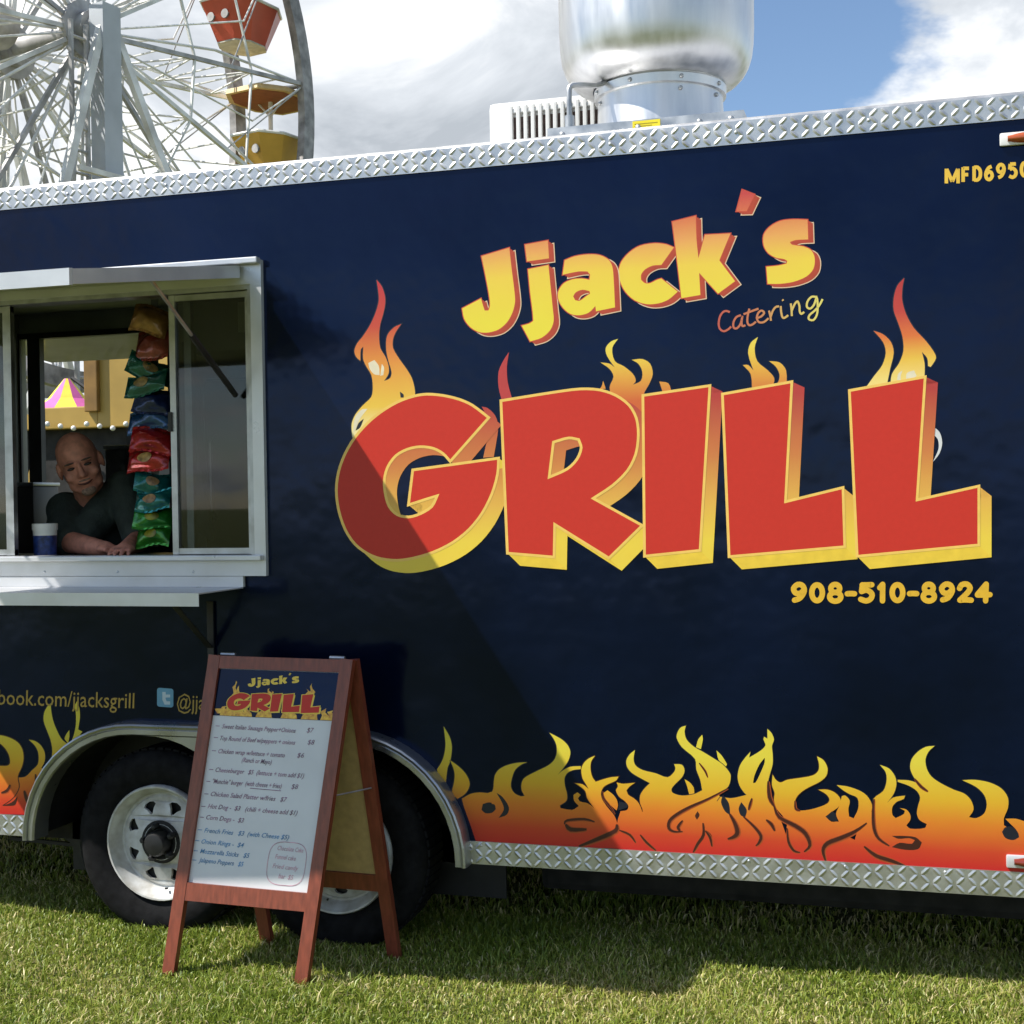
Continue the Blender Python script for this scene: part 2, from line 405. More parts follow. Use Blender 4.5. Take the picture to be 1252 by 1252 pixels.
grass('grass', [(-3.7, 1.1, -1.35, 0.45, 30000, 0.017, 0.044), (-5.2, 1.6, 0.45, 2.6, 5000, 0.025, 0.055),
                (-6.2, -3.7, -1.6, 0.45, 3500, 0.04, 0.075), (1.1, 3.6, -1.6, 0.45, 3500, 0.04, 0.075),
                (-6.0, 3.5, -3.0, -1.35, 2500, 0.035, 0.07), (-10, 3, 2.6, 7.5, 900, 0.05, 0.10)])

# ------------------------------------------------------------------ food trailer
XL, XR, ZB, ZT, DEP = -4.75, 2.15, 0.40, 2.685, 2.13
TR = empty('food_trailer', (-1.3, 1.0, 0.0), 'dark navy food trailer with flame graphics and an open serving window', 'food trailer')
WX0, WX1, WZ0, WZ1 = -3.735, -2.205, 1.375, 2.345           # serving hatch
RX0, RX1, RZ0, RZ1 = -4.70, -3.78, 1.42, 2.50             # hatch in the far side
AW = [(-3.165, ZB)]
def slab(g, loops, y0, y1):
    L3 = [[Vector((x, z, 0)) for x, z in lp] for lp in loops]; tris = tessellate_polygon(L3); flat = [p for lp in loops for p in lp]
    for y, flip in ((y0, False), (y1, True)):
        fs = []
        for t in tris:
            a, b, c = (flat[i] for i in t); ar = (b[0]-a[0])*(c[1]-a[1])-(c[0]-a[0])*(b[1]-a[1])
            if abs(ar) < 1e-9: continue
            tt = tuple(t) if ar > 0 else tuple(t)[::-1]; fs.append(tt[::-1] if flip else tt)
        g.add([(x, y, z) for x, z in flat], fs)
    for lp in loops:
        n = len(lp)
        for i in range(n):
            (xa, za), (xb, zb) = lp[i], lp[(i+1) % n]
            g.add([(xa, y0, za), (xb, y0, zb), (xb, y1, zb), (xa, y1, za)], [(0, 1, 2, 3)])
# fender opening curve (x, z), left foot over the top to the right foot
def fend(a_off, b_off):
    pts = []
    for k in range(0, 13):
        t = math.pi-k/12*math.pi/2; pts.append((-2.70+(0.425+a_off)*math.cos(t), 0.335+(0.395+b_off)*math.sin(t)))
    for k in range(0, 13):
        t = math.pi/2-k/12*math.pi/2; pts.append((-1.88+(0.405+a_off)*math.cos(t), 0.335+(0.395+b_off)*math.sin(t)))
    return pts
arch = [(max(min(x, XR), XL), z) for x, z in fend(0.012, 0.012) if z > ZB]
loop = [(XL, ZB), (arch[0][0], ZB)]+arch+[(arch[-1][0], ZB), (XR, ZB), (XR, ZT), (XL, ZT)]
g = G(); slab(g, [loop, [(WX0, WZ0), (WX1, WZ0), (WX1, WZ1), (WX0, WZ1)]], 0.0, 0.04)
SIDE = g.build('side_wall', NAVY, TR); SIDE['label'] = 'navy vinyl wrapped side with lettering and flames'
g = G(); slab(g, [[(XL, ZB), (XR, ZB), (XR, ZT), (XL, ZT)], [(RX0, RZ0), (RX1, RZ0), (RX1, RZ1), (RX0, RZ1)]], DEP-0.04, DEP)
g.build('far_wall', WALLIN, TR)
for nm, xa in (('end_wall', XL), ('end_wall', XR-0.04)):
    G().box(xa+0.001, xa+0.039, 0.041, DEP-0.041, ZB, ZT).build(nm, WALLIN, TR)
g = G()
for xa, xb, ya, yb in ((XL, -3.21, 0.042, DEP-0.042), (-3.209, -1.391, 0.312, DEP-0.312), (-1.39, XR, 0.042, DEP-0.042)): g.box(xa, xb, ya, yb, ZB-0.02, ZB+0.03)
g.build('floor', DARKST, TR)
G().box(XL+0.041, XR-0.041, 0.041, DEP-0.041, ZT-0.05, ZT-0.02).build('ceiling', WALLIN, TR)
g = G()
for k in range(24):
    xa = XL+(XR-XL)*k/24; xb = XL+(XR-XL)*(k+1)/24
    prof = [(0.03, 2.745), (0.10, 2.757), (0.5, 2.768), (DEP/2, 2.772), (DEP-0.5, 2.768), (DEP-0.1, 2.757), (DEP+0.01, 2.70), (DEP+0.01, 2.66)]
    for (ya, za), (yb, zb) in zip(prof, prof[1:]): g.add([(xa, ya, za), (xb, ya, za), (xb, yb, zb), (xa, yb, zb)], [(0, 1, 2, 3)])
g.build('roof', ALU, TR, smooth=40)
# plain wall inside the hatch: header in front of the ceiling
# diamond plate trims
def treads(x0, x1, z0, z1, y, rows, pitch=0.0345):
    g = G(); n = int((x1-x0)/pitch); dz = (z1-z0)/rows
    for i in range(n):
        for j in range(rows):
            s = 1 if (i+j) % 2 else -1
            cx = x0+(i+0.5)*pitch; cz = z0+(j+0.5)*dz; L = 0.0185; w = 0.0068; h = 0.0025
            a = math.radians(45)*s; ux, uz = math.cos(a), math.sin(a); nx, nz_ = -uz, ux
            P = lambda u, v, hh: (cx+ux*u+nx*v, y-hh, min(max(cz+uz*u+nz_*v, z0+0.001), z1-0.001))
            g.add([P(-L, 0, 0.0002), P(-L*.55, -w, 0.0002), P(L*.55, -w, 0.0002), P(L, 0, 0.0002), P(L*.55, w, 0.0002), P(-L*.55, w, 0.0002), P(-L*.5, 0, h), P(L*.5, 0, h)],
                  [(0, 1, 6), (1, 2, 7, 6), (2, 3, 7), (3, 4, 7), (4, 5, 6, 7), (5, 0, 6)])
    return g
def rivets(parent, pts, r=0.006, m=ALU):
    me = None
    for p in pts:
        if me is None:
            g = G(); g.lathe([(r, 0.0), (r*.9, -r*.35), (r*.5, -r*.6), (0.0001, -r*.68)], (0, 0, 0), 'y', 10)
            o = g.build('rivet', m, None, smooth=60); me = o.data; o.parent = parent; o.location = Vector(p)-ORG[parent]
        else:
            o = bpy.data.objects.new('rivet', me); COL.objects.link(o); o.parent = parent; o.location = Vector(p)-ORG[parent]
g = G(); yy = -0.006
pr = [(0.0005, 2.684), (yy, 2.684), (yy, 2.758), (yy+0.002, 2.764), (yy+0.006, 2.768), (0.034, 2.770), (0.036, 2.744)]
for (ya, za), (yb, zb) in zip(pr, pr[1:]): g.add([(XL, ya, za), (XR, ya, za), (XR, yb, zb), (XL, yb, zb)], [(0, 1, 2, 3)])
TT = g.build('top_trim', TREAD, TR)
treads(XL, XR, 2.687, 2.757, yy, 3).build('tread_pattern', TREAD, TT, smooth=25, stuff=True)
rivets(TT, [(x, yy, 2.722) for x in np.arange(-4.6, 2.1, 0.41)])
for nm, xa, xb in (('bottom_trim', XL, -3.152), ('bottom_trim', -1.455, XR)):
    g = G(); pr = [(0.0005, 0.4025), (-0.005, 0.4025), (-0.005, 0.325), (0.02, 0.321), (0.05, 0.323)]
    for (ya, za), (yb, zb) in zip(pr, pr[1:]): g.add([(xa, ya, za), (xb, ya, za), (xb, yb, zb), (xa, yb, zb)], [(3, 2, 1, 0)])
    bt = g.build(nm, TREAD, TR)
    treads(xa, xb, 0.327, 0.4015, -0.005, 2 if False else 3).build('tread_pattern', TREAD, bt, smooth=25, stuff=True)
    rivets(bt, [(x, -0.005, 0.39) for x in np.arange(xa+0.06, xb, 0.30)], 0.0045)

# undercarriage
CH = G()
CH.box(XL+0.1, XR-0.1, 0.30, 0.36, 0.24, 0.375); CH.box(XL+0.1, XR-0.1, DEP-0.36, DEP-0.30, 0.24, 0.375)
for x in np.arange(XL+0.3, XR, 0.41):
    ins = 0.36 if -3.25 < x < -1.36 else 0.055
    CH.box(x, x+0.04, ins, DEP-ins, 0.305, 0.375)
CH.build('chassis_frame', DARKST, TR)
for cx in (-2.647, -1.945):
    G().tube([(cx, 0.14, 0.32), (cx, DEP-0.14, 0.32)], 0.038, 12).build('axle', DARKST, TR, smooth=40)
    g = G(); g.beam((cx-0.35, 0.33, 0.26), (cx+0.35, 0.33, 0.26), 0.06, 0.03); g.beam((cx-0.25, 0.33, 0.285), (cx+0.25, 0.33, 0.285), 0.055, 0.02)
    g.build('leaf_spring', DARKST, TR)
G().bbox(-1.30, 1.75, 0.40, 1.20, 0.13, 0.30, 0.03).build('underbody_light_block', DARKST, TR)  # added box under the floor, sized to block light from beyond
G().box(-3.20, -1.40, 0.30, 0.31, 0.12, 0.72).build('wheel_well_liner', BLACK, TR)
g = G(); ap = fend(0.004, 0.004)
for (a, b) in zip(ap, ap[1:]): g.add([(a[0], 0.041, a[1]), (b[0], 0.041, b[1]), (b[0], 0.298, b[1]), (a[0], 0.298, a[1])], [(0, 1, 2, 3)])
g.build('wheel_arch_liner', BLACK, TR)
g = G(); g.beam((-3.42, 0.42, 0.30), (-3.05, 0.40, 0.12), 0.05, 0.05); g.beam((-3.06, 0.40, 0.125), (-3.06, 0.40, 0.0), 0.03, 0.03); g.beam((-3.60, 0.45, 0.185), (-3.12, 0.43, 0.175), 0.014, 0.014)
g.bbox(-3.13, -2.99, 0.33, 0.47, 0.0, 0.02)
g.build('stabiliser_jack', BLACK, TR)

# fender
g = G(); out = fend(0.045, 0.045); inn = fend(0.0, 0.0)
out = [(out[0][0], 0.325)]+out+[(out[-1][0], 0.325)]; inn = [(inn[0][0], 0.325)]+inn+[(inn[-1][0], 0.325)]
prof = [(1.0, 0.0005), (1.0, -0.052), (0.93, -0.064), (0.80, -0.068), (0.62, -0.064), (0.55, -0.056), (0.47, -0.058), (0.10, -0.058), (0.0, -0.050), (0.0, 0.035)]
for i in range(len(out)-1):
    for (k0, y0), (k1, y1) in zip(prof, prof[1:]):
        L = lambda i, k: (inn[i][0]+(out[i][0]-inn[i][0])*k, inn[i][1]+(out[i][1]-inn[i][1])*k)
        a, b, c, d = L(i, k0), L(i+1, k0), L(i+1, k1), L(i, k1)
        g.add([(a[0], y0, a[1]), (b[0], y0, b[1]), (c[0], y1, c[1]), (d[0], y1, d[1])], [(3, 2, 1, 0)])
FALU = mat('fender_aluminium', (0.40, 0.41, 0.43), 0.30, 0.85, var=0.08, vscale=6, rvar=0.14)
FE = g.build('fender', FALU, TR, smooth=35)
web = [(-2.70, 0.7285), (-1.88, 0.7285)]
wl = [(-1.89+0.41*math.cos(a), 0.32+0.41*math.sin(a)) for a in np.radians(np.linspace(92, 175, 12))]
wr = [(-2.647+0.41*math.cos(a), 0.32+0.41*math.sin(a)) for a in np.radians(np.linspace(8, 92, 12))]
g = G(); slab(g, [[(-1.904, 0.7295)]+wl+wr+[(-2.66, 0.7295)]], -0.052, -0.046); g.build('web_plate', FALU, FE)

# wheels
def make_wheel():
    w = G().lathe([(0.205, 0.035), (0.222, 0.012), (0.245, 0.0), (0.285, -0.008), (0.318, 0.0), (0.334, 0.014), (0.340, 0.03), (0.342, 0.10), (0.340, 0.17), (0.330, 0.19), (0.28, 0.205), (0.21, 0.17), (0.205, 0.035)], (0, 0, 0), 'y', 56)
    ty = w.build('wheel', TYRE, TR, smooth=40)
    ty.name = 'wheel'
    g = G()
    for k in range(64):                              # tread blocks round the shoulder
        a = 2*math.pi*k/64; c, s = math.cos(a), math.sin(a)
        p = Vector((0.343*c, 0.03, 0.343*s)); q = Vector((0.343*c, 0.17, 0.343*s))
        g.beam(p, q, 0.024, 0.008, up=(c, 0, s))
    g.build('tread_block', TYRE, ty, stuff=True)
    g = G()
    g.lathe([(0.212, 0.030), (0.213, 0.004), (0.209, -0.003), (0.203, -0.002), (0.199, 0.006), (0.188, 0.022), (0.180, 0.045), (0.177, 0.050), (0.170, 0.052), (0.163, 0.046)], (0, 0, 0), 'y', 56)
    # spider with eight triangular windows
    nn = 8; ro, ri = 0.163, 0.070
    yo, yi = 0.046, 0.022
    def ydisc(r): t = (r-ri)/(ro-ri); return yi+(yo-yi)*t
    loops = [[(ro*math.cos(2*math.pi*k/56), ro*math.sin(2*math.pi*k/56)) for k in range(56)]]
    for k in range(nn):
        a = 2*math.pi*(k+0.5)/nn
        tri = [(0.149, 0.13), (0.153, 0.0), (0.149, -0.13), (0.140, -0.19), (0.127, -0.12), (0.106, -0.03), (0.106, 0.03), (0.127, 0.12), (0.140, 0.19)]
        loops.append([(r*math.cos(a+d), r*math.sin(a+d)) for r, d in tri])
    loops.append([(ri*math.cos(2*math.pi*k/24), ri*math.sin(2*math.pi*k/24)) for k in range(24)])
    L3 = [[Vector((x, z, 0)) for x, z in lp] for lp in loops]; tris = tessellate_polygon(L3); flat = [p for lp in loops for p in lp]
    g.add([(x, ydisc(math.hypot(x, z)), z) for x, z in flat], [tuple(t) for t in tris])
    for lp in loops[1:9]:
        for i in range(len(lp)):
            (xa, za), (xb, zb) = lp[i], lp[(i+1) % len(lp)]
            g.add([(xa, ydisc(math.hypot(xa, za)), za), (xb, ydisc(math.hypot(xb, zb)), zb), (xb, ydisc(math.hypot(xb, zb))+0.012, zb), (xa, ydisc(math.hypot(xa, za))+0.012, za)], [(0, 1, 2, 3)])
    g.lathe([(0.070, 0.022), (0.066, 0.018), (0.056, 0.020), (0.046, 0.030)], (0, 0, 0), 'y', 24)
    g.build('rim', RIMW, ty, smooth=35)
    G().lathe([(0.080, 0.0235), (0.070, 0.0200), (0.060, 0.0165), (0.048, 0.024)], (0, 0, 0), 'y', 30).build('grease_ring', DARKST, ty, smooth=40)
    G().lathe([(0.190, 0.06), (0.05, 0.075), (0.0005, 0.075)], (0, 0, 0), 'y', 30).build('brake_drum', BLACK, ty, smooth=40)
    G().lathe([(0.047, 0.034), (0.045, -0.016), (0.038, -0.028), (0.020, -0.032), (0.0005, -0.033)], (0, 0, 0), 'y', 24).build('hub_cap', BLACK, ty, smooth=40)
    for k in range(5):
        a = 2*math.pi*k/5+0.5
        G().lathe([(0.013, 0.022), (0.012, -0.004), (0.008, -0.010), (0.0005, -0.011)], (0.061*math.cos(a), 0, 0.061*math.sin(a)), 'y', 6).build('lug_nut', BLACK, ty, smooth=30)
    G().tube([(0.02, 0.03, -0.172), (0.026, 0.008, -0.166)], 0.004, 6).build('valve_stem', BLACK, ty)
    return ty
# a wheel is built at the origin of its own space
_save = ORG[TR]; ORG[TR] = Vector((0, 0, 0))
w0 = make_wheel()
ORG[TR] = _save
w0.location = Vector((-2.647, 0.014, 0.323))-ORG[TR]
w1 = copy_tree(w0, TR); w1.location = Vector((-1.945, 0.014, 0.323))-ORG[TR]; w1.rotation_euler = (0, 0.35, 0)
for k, x in enumerate((-2.647, -1.945)):
    w2 = copy_tree(w0, TR); w2.location = Vector((x, DEP-0.014, 0.323))-ORG[TR]; w2.rotation_euler = (0, 0, math.pi)

# serving hatch: outer frame, sashes, panes
g = G(); fw_ = 0.038
oX0, oX1, oZ0, oZ1 = -3.785, -2.172, 1.306, 2.425
def ring(g, X0, X1, Z0, Z1, x0, x1, z0, z1, y0, y1):
    slab(g, [[(X0, Z0), (X1, Z0), (X1, Z1), (X0, Z1)], [(x0, z0), (x1, z0), (x1, z1), (x0, z1)]], y0, y1)
ring(g, oX0, oX1, oZ0, oZ1, WX0+0.004, WX1-0.010, WZ0-0.012, WZ1-0.004, -0.020, 0.0)
HF = g.build('window_frame', ALU, TR); HF['label'] = 'bright aluminium frame of the serving window'
g = G(); ring(g, WX0+0.003, WX1-0.009, WZ0-0.011, WZ1-0.003, WX0+0.018, WX1-0.026, WZ0+0.006, WZ1-0.02, -0.012, 0.060); g.build('inner_frame', GALV, HF)
G().bbox(oX0+0.01, oX1-0.008, -0.046, -0.0205, 1.362, 1.380, 0.003).build('sill', ALU, HF)
rivets(HF, [(x, -0.020, 1.322) for x in np.arange(-3.70, -2.2, 0.31)], 0.005)
def glass_mat():
    m = bpy.data.materials.new('window_glass'); m.use_nodes = True; t = m.node_tree; t.nodes.remove(t.nodes['Principled BSDF'])
    tr = N(t, 'ShaderNodeBsdfTransparent'); tr.inputs[0].default_value = (0.62, 0.65, 0.66, 1); gl = N(t, 'ShaderNodeBsdfGlossy'); gl.inputs['Roughness'].default_value = 0.02
    fr = N(t, 'ShaderNodeFresnel'); fr.inputs[0].default_value = 1.52
    mx = N(t, 'ShaderNodeMixShader'); t.links.new(mathn(t, 'ADD', mathn(t, 'MULTIPLY', fr.outputs[0], 1.0), 0.0), mx.inputs[0]); t.links.new(tr.outputs[0], mx.inputs[1]); t.links.new(gl.outputs[0], mx.inputs[2])
    t.links.new(mx.outputs[0], t.nodes['Material Output'].inputs[0]); return m
GLASS = glass_mat()
def sash(x0, x1, y, posts, pane=True):
    g = G(); z0, z1 = WZ0+0.008, WZ1-0.022
    for (a, b) in posts: g.box(a, b, y-0.012, y+0.012, z0, z1)
    g.box(x0, x1, y-0.0105, y+0.0105, z0+0.001, z0+0.022); g.box(x0, x1, y-0.0105, y+0.0105, z1-0.022, z1-0.001)
    s = g.build('sliding_sash', GALV, HF)
    if pane: G().box(x0+0.012, x1-0.012, y-0.002, y+0.002, z0+0.02, z1-0.02).build('glass_pane', GLASS, TR)
    return s
sash(-2.555, WX1-0.028, 0.018, [(-2.556, -2.532), (-2.250, -2.234)])
sash(-2.525, WX1-0.030, 0.046, [(-2.512, -2.484)], False)
sash(WX0+0.02, -3.228, 0.018, [(WX0+0.02, WX0+0.04), (-3.262, -3.228)])
G().box(-2.562, -2.548, -0.002, 0.006, 1.83, 1.90).build('sash_latch', BLACK, HF)
# shelf under the hatch
g = G(); SHX0, SHX1 = -3.80, -2.262
g.box(SHX0, SHX1, -0.335, -0.0215, 1.262, 1.266); g.box(SHX0, SHX1, -0.338, -0.3352, 1.222, 1.2665); g.box(SHX0, SHX1, -0.0212, -0.006, 1.2665, 1.3045)
SH = g.build('serving_shelf', ALU, TR)
g = G()
for x in (-3.55, -2.40): g.beam((x, -0.02, 1.05), (x, -0.31, 1.255), 0.025, 0.004); g.box(x-0.0125, x+0.0125, -0.014, -0.006, 0.98, 1.214)
g.build('shelf_bracket', BLACK, SH)
# awning
AX0, AX1, AY, AZh, AZo = -3.742, -2.245, -1.058, 2.388, 2.210
def aw(x, t, dz): return (x, -0.024+(AY+0.024)*t, AZh+(AZo-AZh)*t+dz)
g = G()
def plank(g, x0, x1, t0, t1, d0, d1):
    g.add([aw(x0, t0, d0), aw(x1, t0, d0), aw(x1, t1, d0), aw(x0, t1, d0), aw(x0, t0, d1), aw(x1, t0, d1), aw(x1, t1, d1), aw(x0, t1, d1)],
          [(0, 1, 2, 3), (7, 6, 5, 4), (4, 5, 1, 0), (5, 6, 2, 1), (6, 7, 3, 2), (7, 4, 0, 3)])
plank(g, AX0+0.02, AX1-0.02, 0.01, 0.985, -0.012, 0.012)
AWN = g.build('awning', CREAM, TR); AWN['label'] = 'raised awning hatch with cream underside over the serving window'
g = G(); plank(g, AX0, AX1, 0.985, 1.0, -0.026, 0.022); plank(g, AX0, AX0+0.019, 0.012, 0.984, -0.024, 0.020); plank(g, AX1-0.019, AX1, 0.012, 0.984, -0.024, 0.020)
g.build('awning_edge_trim', ALU, AWN)
g = G(); plank(g, AX0+0.02, AX1-0.02, 0.0, 0.984, 0.0125, 0.016); g.build('awning_top_skin', NAVY, AWN)
G().bbox(oX0, oX1, -0.052, -0.0205, 2.409, 2.431, 0.004).build('awning_hinge', ALU, AWN)
for x in (AX0+0.05, AX1-0.05):
    a = Vector(aw(x, 0.50, -0.02)); b = Vector((x+0.012, -0.012, 1.95)); m_ = a+(b-a)*0.45
    st = G().tube([a, m_], 0.006, 8).build('gas_strut', GALV, AWN); G().tube([m_, b], 0.0105, 8).build('strut_cylinder', BLACK, TR)
# far-side awning (its cream underside shows through the trailer)
g = G(); 
A = [(-5.2, DEP+0.02, 2.56), (-3.2, DEP+0.02, 2.56), (-3.2, DEP+0.95, 2.49), (-5.2, DEP+0.95, 2.49)]
g.add([Vector(p) for p in A]+[Vector(p)+Vector((0, 0, 0.03)) for p in A], [(0, 1, 2, 3), (7, 6, 5, 4), (4, 5, 1, 0), (5, 6, 2, 1), (6, 7, 3, 2), (7, 4, 0, 3)])
g.build('rear_awning', CREAM, TR)
g = G(); ring(g, RX0-0.03, RX1+0.03, RZ0-0.03, RZ1+0.03, RX0, RX1, RZ0, RZ1, DEP-0.055, DEP-0.0405); g.box(-4.655, -4.575, DEP-0.05, DEP-0.01, RZ0, RZ1)
g.build('rear_window_frame', FRAMEDK, TR)
# inner counter
G().box(WX0-0.3, -2.0, 0.0605, 0.50, 1.345, 1.372).build('counter', STEEL, TR)
G().box(-4.6, -2.9, DEP-0.60, DEP-0.045, 1.30, 1.33).build('rear_counter', STEEL, TR)

# marker lights
def marker(x0, x1, zc, m, ori):
    g = G()
    g.bbox(x0, x1, -0.014, -0.0007, zc-0.020, zc+0.020, 0.006); b = g.build('marker_light', m[0], TR, smooth=40)
    n = 10; vs = []; L = []
    g = G()
    for i in range(n+1):
        x = x0+0.022+(x1-x0-0.044)*i/n
        for k in range(9):
            a = math.pi*k/8; e = math.sin(math.pi*min(max(i/n, 0.06), 0.94))**0.35
            vs.append((x, -0.0142-0.018*math.sin(a)*e, zc+0.016*math.cos(a)*e))
    g.add(vs, [(i*9+k, i*9+k+1, (i+1)*9+k+1, (i+1)*9+k) for i in range(n) for k in range(8)])
    g.build('lens', m[1], b, smooth=60)
LENS_A = mat('amber_lens', (0.42, 0.085, 0.022), 0.12, var=0.1, coat=0.6)
LENS_R = mat('red_lens', (0.20, 0.030, 0.014), 0.10, var=0.1, coat=0.6)
p = PX(1222, 172); marker(p.x, p.x+0.17, p.z, (WHITEM, LENS_A), 0)
p = PX(1230, 1053); marker(p.x, p.x+0.17, p.z+0.003, (ALU, LENS_R), 0)

# ------------------------------------------------------------------ vinyl graphics on the trailer's side
zz = lambda x, y: PX(x, y).z
FLAME = grad('flame_print', [(0.0, (0.52, 0.022, 0.020)), (0.16, (0.56, 0.055, 0.020)), (0.42, (0.66, 0.20, 0.022)), (0.66, (0.68, 0.40, 0.026)), (1.0, (0.70, 0.58, 0.055))], zz(900, 1045), zz(900, 925))
LOGOFL = grad('logo_flame_print', [(0.0, (0.86, 0.74, 0.36)), (0.18, (0.80, 0.52, 0.06)), (0.48, (0.74, 0.28, 0.045)), (0.72, (0.56, 0.07, 0.035)), (1.0, (0.50, 0.035, 0.035))], zz(450, 530), zz(450, 350))
LOGOFR = grad('logo_flame_print_right', [(0.0, (0.86, 0.66, 0.20)), (0.22, (0.80, 0.50, 0.06)), (0.45, (0.70, 0.17, 0.035)), (0.7, (0.52, 0.055, 0.035)), (1.0, (0.46, 0.035, 0.03))], zz(1100, 466), zz(1100, 345))
LOGOFY = grad('logo_flame_print_yellow', [(0.0, (0.62, 0.13, 0.03)), (0.4, (0.74, 0.36, 0.045)), (0.75, (0.80, 0.58, 0.06)), (1.0, (0.80, 0.66, 0.09))], zz(770, 490), zz(770, 415))
JJ = grad('jjack_fade_print', [(0.0, (0.80, 0.66, 0.045)), (0.40, (0.82, 0.58, 0.06)), (0.62, (0.78, 0.36, 0.09)), (0.85, (0.66, 0.15, 0.06)), (1.0, (0.55, 0.06, 0.05))], zz(740, 385), zz(740, 250))
EXTR = grad('letter_side_print', [(0.0, (0.80, 0.58, 0.06)), (0.25, (0.74, 0.42, 0.07)), (0.55, (0.60, 0.20, 0.05)), (0.95, (0.46, 0.045, 0.035)), (1.0, (0.46, 0.045, 0.035))], zz(900, 660), zz(900, 475))
CATER = grad('catering_fade_print', [(0.0, (0.50, 0.10, 0.06)), (0.4, (0.55, 0.20, 0.08)), (0.75, (0.66, 0.48, 0.12)), (1.0, (0.72, 0.62, 0.14))], PX(880, 390).x, PX(1003, 370).x, axis=0)

Z4 = lambda p: zoomed(390, 220, 2.5045, p); Z5 = lambda p: zoomed(800, 220, 2.3186, p)
LET_G = Z4([(520, 728), (470, 690), (430, 672), (380, 660), (330, 656), (290, 662), (240, 680), (190, 710), (150, 743), (110, 788), (80, 838), (60, 893), (53, 950), (60, 1010), (80, 1070), (110, 1115), (150, 1145), (190, 1160), (240, 1165), (290, 1158), (350, 1140), (410, 1110), (460, 1070), (500, 1020), (530, 960), (547, 900), (550, 852), (287, 888), (274, 995), (362, 967), (345, 1000), (310, 1022), (275, 1032), (240, 1025), (215, 1000), (203, 960), (200, 920), (210, 880), (235, 845), (270, 825), (310, 817), (350, 822), (380, 838), (402, 862)])
LET_R = Z4([(557, 676), (720, 650), (800, 640), (860, 643), (910, 660), (950, 690), (972, 730), (978, 780), (970, 840), (945, 890), (900, 935), (840, 975), (990, 1058), (888, 1158), (722, 1055), (720, 1155), (577, 1143)])
LET_RH = Z4([(718, 803), (765, 790), (795, 795), (803, 820), (790, 855), (760, 885), (705, 910)])
LET_I = [(786, 483.5), (868, 471.5), (856, 673), (788, 680)]
LET_L1 = Z5([(193, 607), (390, 572), (372, 912), (535, 872), (540, 1040), (212, 1068)])
LET_L2 = Z5([(553, 597), (768, 558), (745, 907), (920, 868), (920, 1035), (575, 1067)])
def extr(p):
    x, y = p; k = min(max((y-465)/215, 0), 1); return (x+15.5, y+7+8.5*k)
def big_letter(loops, base):
    g = G(); g.mi = 1                                  # the side faces of the block letter
    sl_ = [sm(l, 3, 40) for l in loops]
    fill(g, [[extr(p) for p in l] for l in sl_], base)
    off = 0
    for l in sl_:
        n = len(l)
        for i in range(n):
            a, b = l[i], l[(i+1) % n]; dx, dy = b[0]-a[0], b[1]-a[1]
            g.mi = 2 if abs(dx) > 1.6*abs(dy) and dx < 0 and (a[1]+b[1])/2 > 560 else 1
            off += 0.012; L = base+0.3+off*0.4
            if g.mi == 2: L += 0.9
            q = [a, b, extr(b), extr(a)]
            g.add([PX(x, y, ly(L)) for x, y in q], [(0, 1, 2, 3)])
    g.mi = 0; fill(g, sl_, base+3.2)
    g.mi = 3
    for l in sl_: stroke(g, l, 3.3, base+3.5, True)
    o = g.build('letter', [RED, EXTR, YELLOW, OUTLINE], SIDE); return o
big_letter([LET_G], 3.0); big_letter([LET_R, LET_RH], 4.2); big_letter([LET_I], 5.0); big_letter([LET_L1], 5.6); big_letter([LET_L2], 6.2)

def flame(pts, m, layer, n=3, holes=(), edge=None, name='painted_flame', sh=FLSH2, parent=None):
    g = G(); s = sm(pts, n); g.mi = 0; fill(g, [s]+[sm(h, n) for h in holes], layer)
    ms = [m]
    if edge:
        g.mi = 1; ms.append(sh); run = []
        for p in s+s[:1]:
            if p[1] < 985: run.append(p)
            else:
                if len(run) > 2: stroke(g, run, edge, layer-0.4)
                run = []
        if len(run) > 2: stroke(g, run, edge, layer-0.4)
    return g.build(name, ms, parent or SIDE)
# flames round the big word
Zf = lambda p: zoomed(420, 330, 5.445, p)
flame(Zf([(220, 65), (255, 110), (275, 170), (278, 220), (265, 290), (245, 360), (237, 430), (245, 520), (280, 580), (300, 640), (300, 690), (270, 740), (310, 720), (320, 680), (300, 610), (285, 540), (285, 460), (300, 420), (340, 380), (385, 360), (350, 410), (330, 460), (330, 520), (370, 590), (420, 660), (455, 720), (475, 800), (470, 850), (400, 900), (100, 1120), (60, 1115), (55, 1080), (55, 1020), (80, 960), (130, 900), (185, 845), (195, 780), (185, 700), (150, 640), (130, 590), (132, 510), (115, 530), (112, 605), (85, 580), (72, 540), (90, 490), (130, 440), (180, 360), (215, 280), (235, 200), (228, 120)]), LOGOFL, 0.6, edge=2.4)
g = G()
fill(g, [sm(Zf([(165, 620), (205, 600), (235, 640), (240, 700), (205, 695), (175, 660)]))], 1.0); fill(g, [sm(Zf([(255, 625), (270, 650), (265, 700), (245, 705)]))], 1.1); fill(g, [sm(Zf([(75, 985), (120, 930), (160, 925), (110, 990), (85, 1050), (65, 1090)]))], 1.2)
g.build('flame_highlight', PALEFL, SIDE, stuff=True)
g = G(); fill(g, [sm(Zf([(375, 810), (400, 830), (400, 850), (380, 850)]))], 1.3); fill(g, [sm(Zf([(135, 990), (100, 1020), (80, 1070), (110, 1050)]))], 1.4); g.build('flame_shading', FLSH2, SIDE, stuff=True)
Zm = lambda p: zoomed(600, 400, 3.13, p)
flame(Zm([(70, 95), (62, 150), (65, 210), (85, 285), (45, 290), (30, 230), (30, 170), (50, 125)]), mat('crimson_ink', (0.50, 0.05, 0.045), 0.34, var=0.05), 0.6)
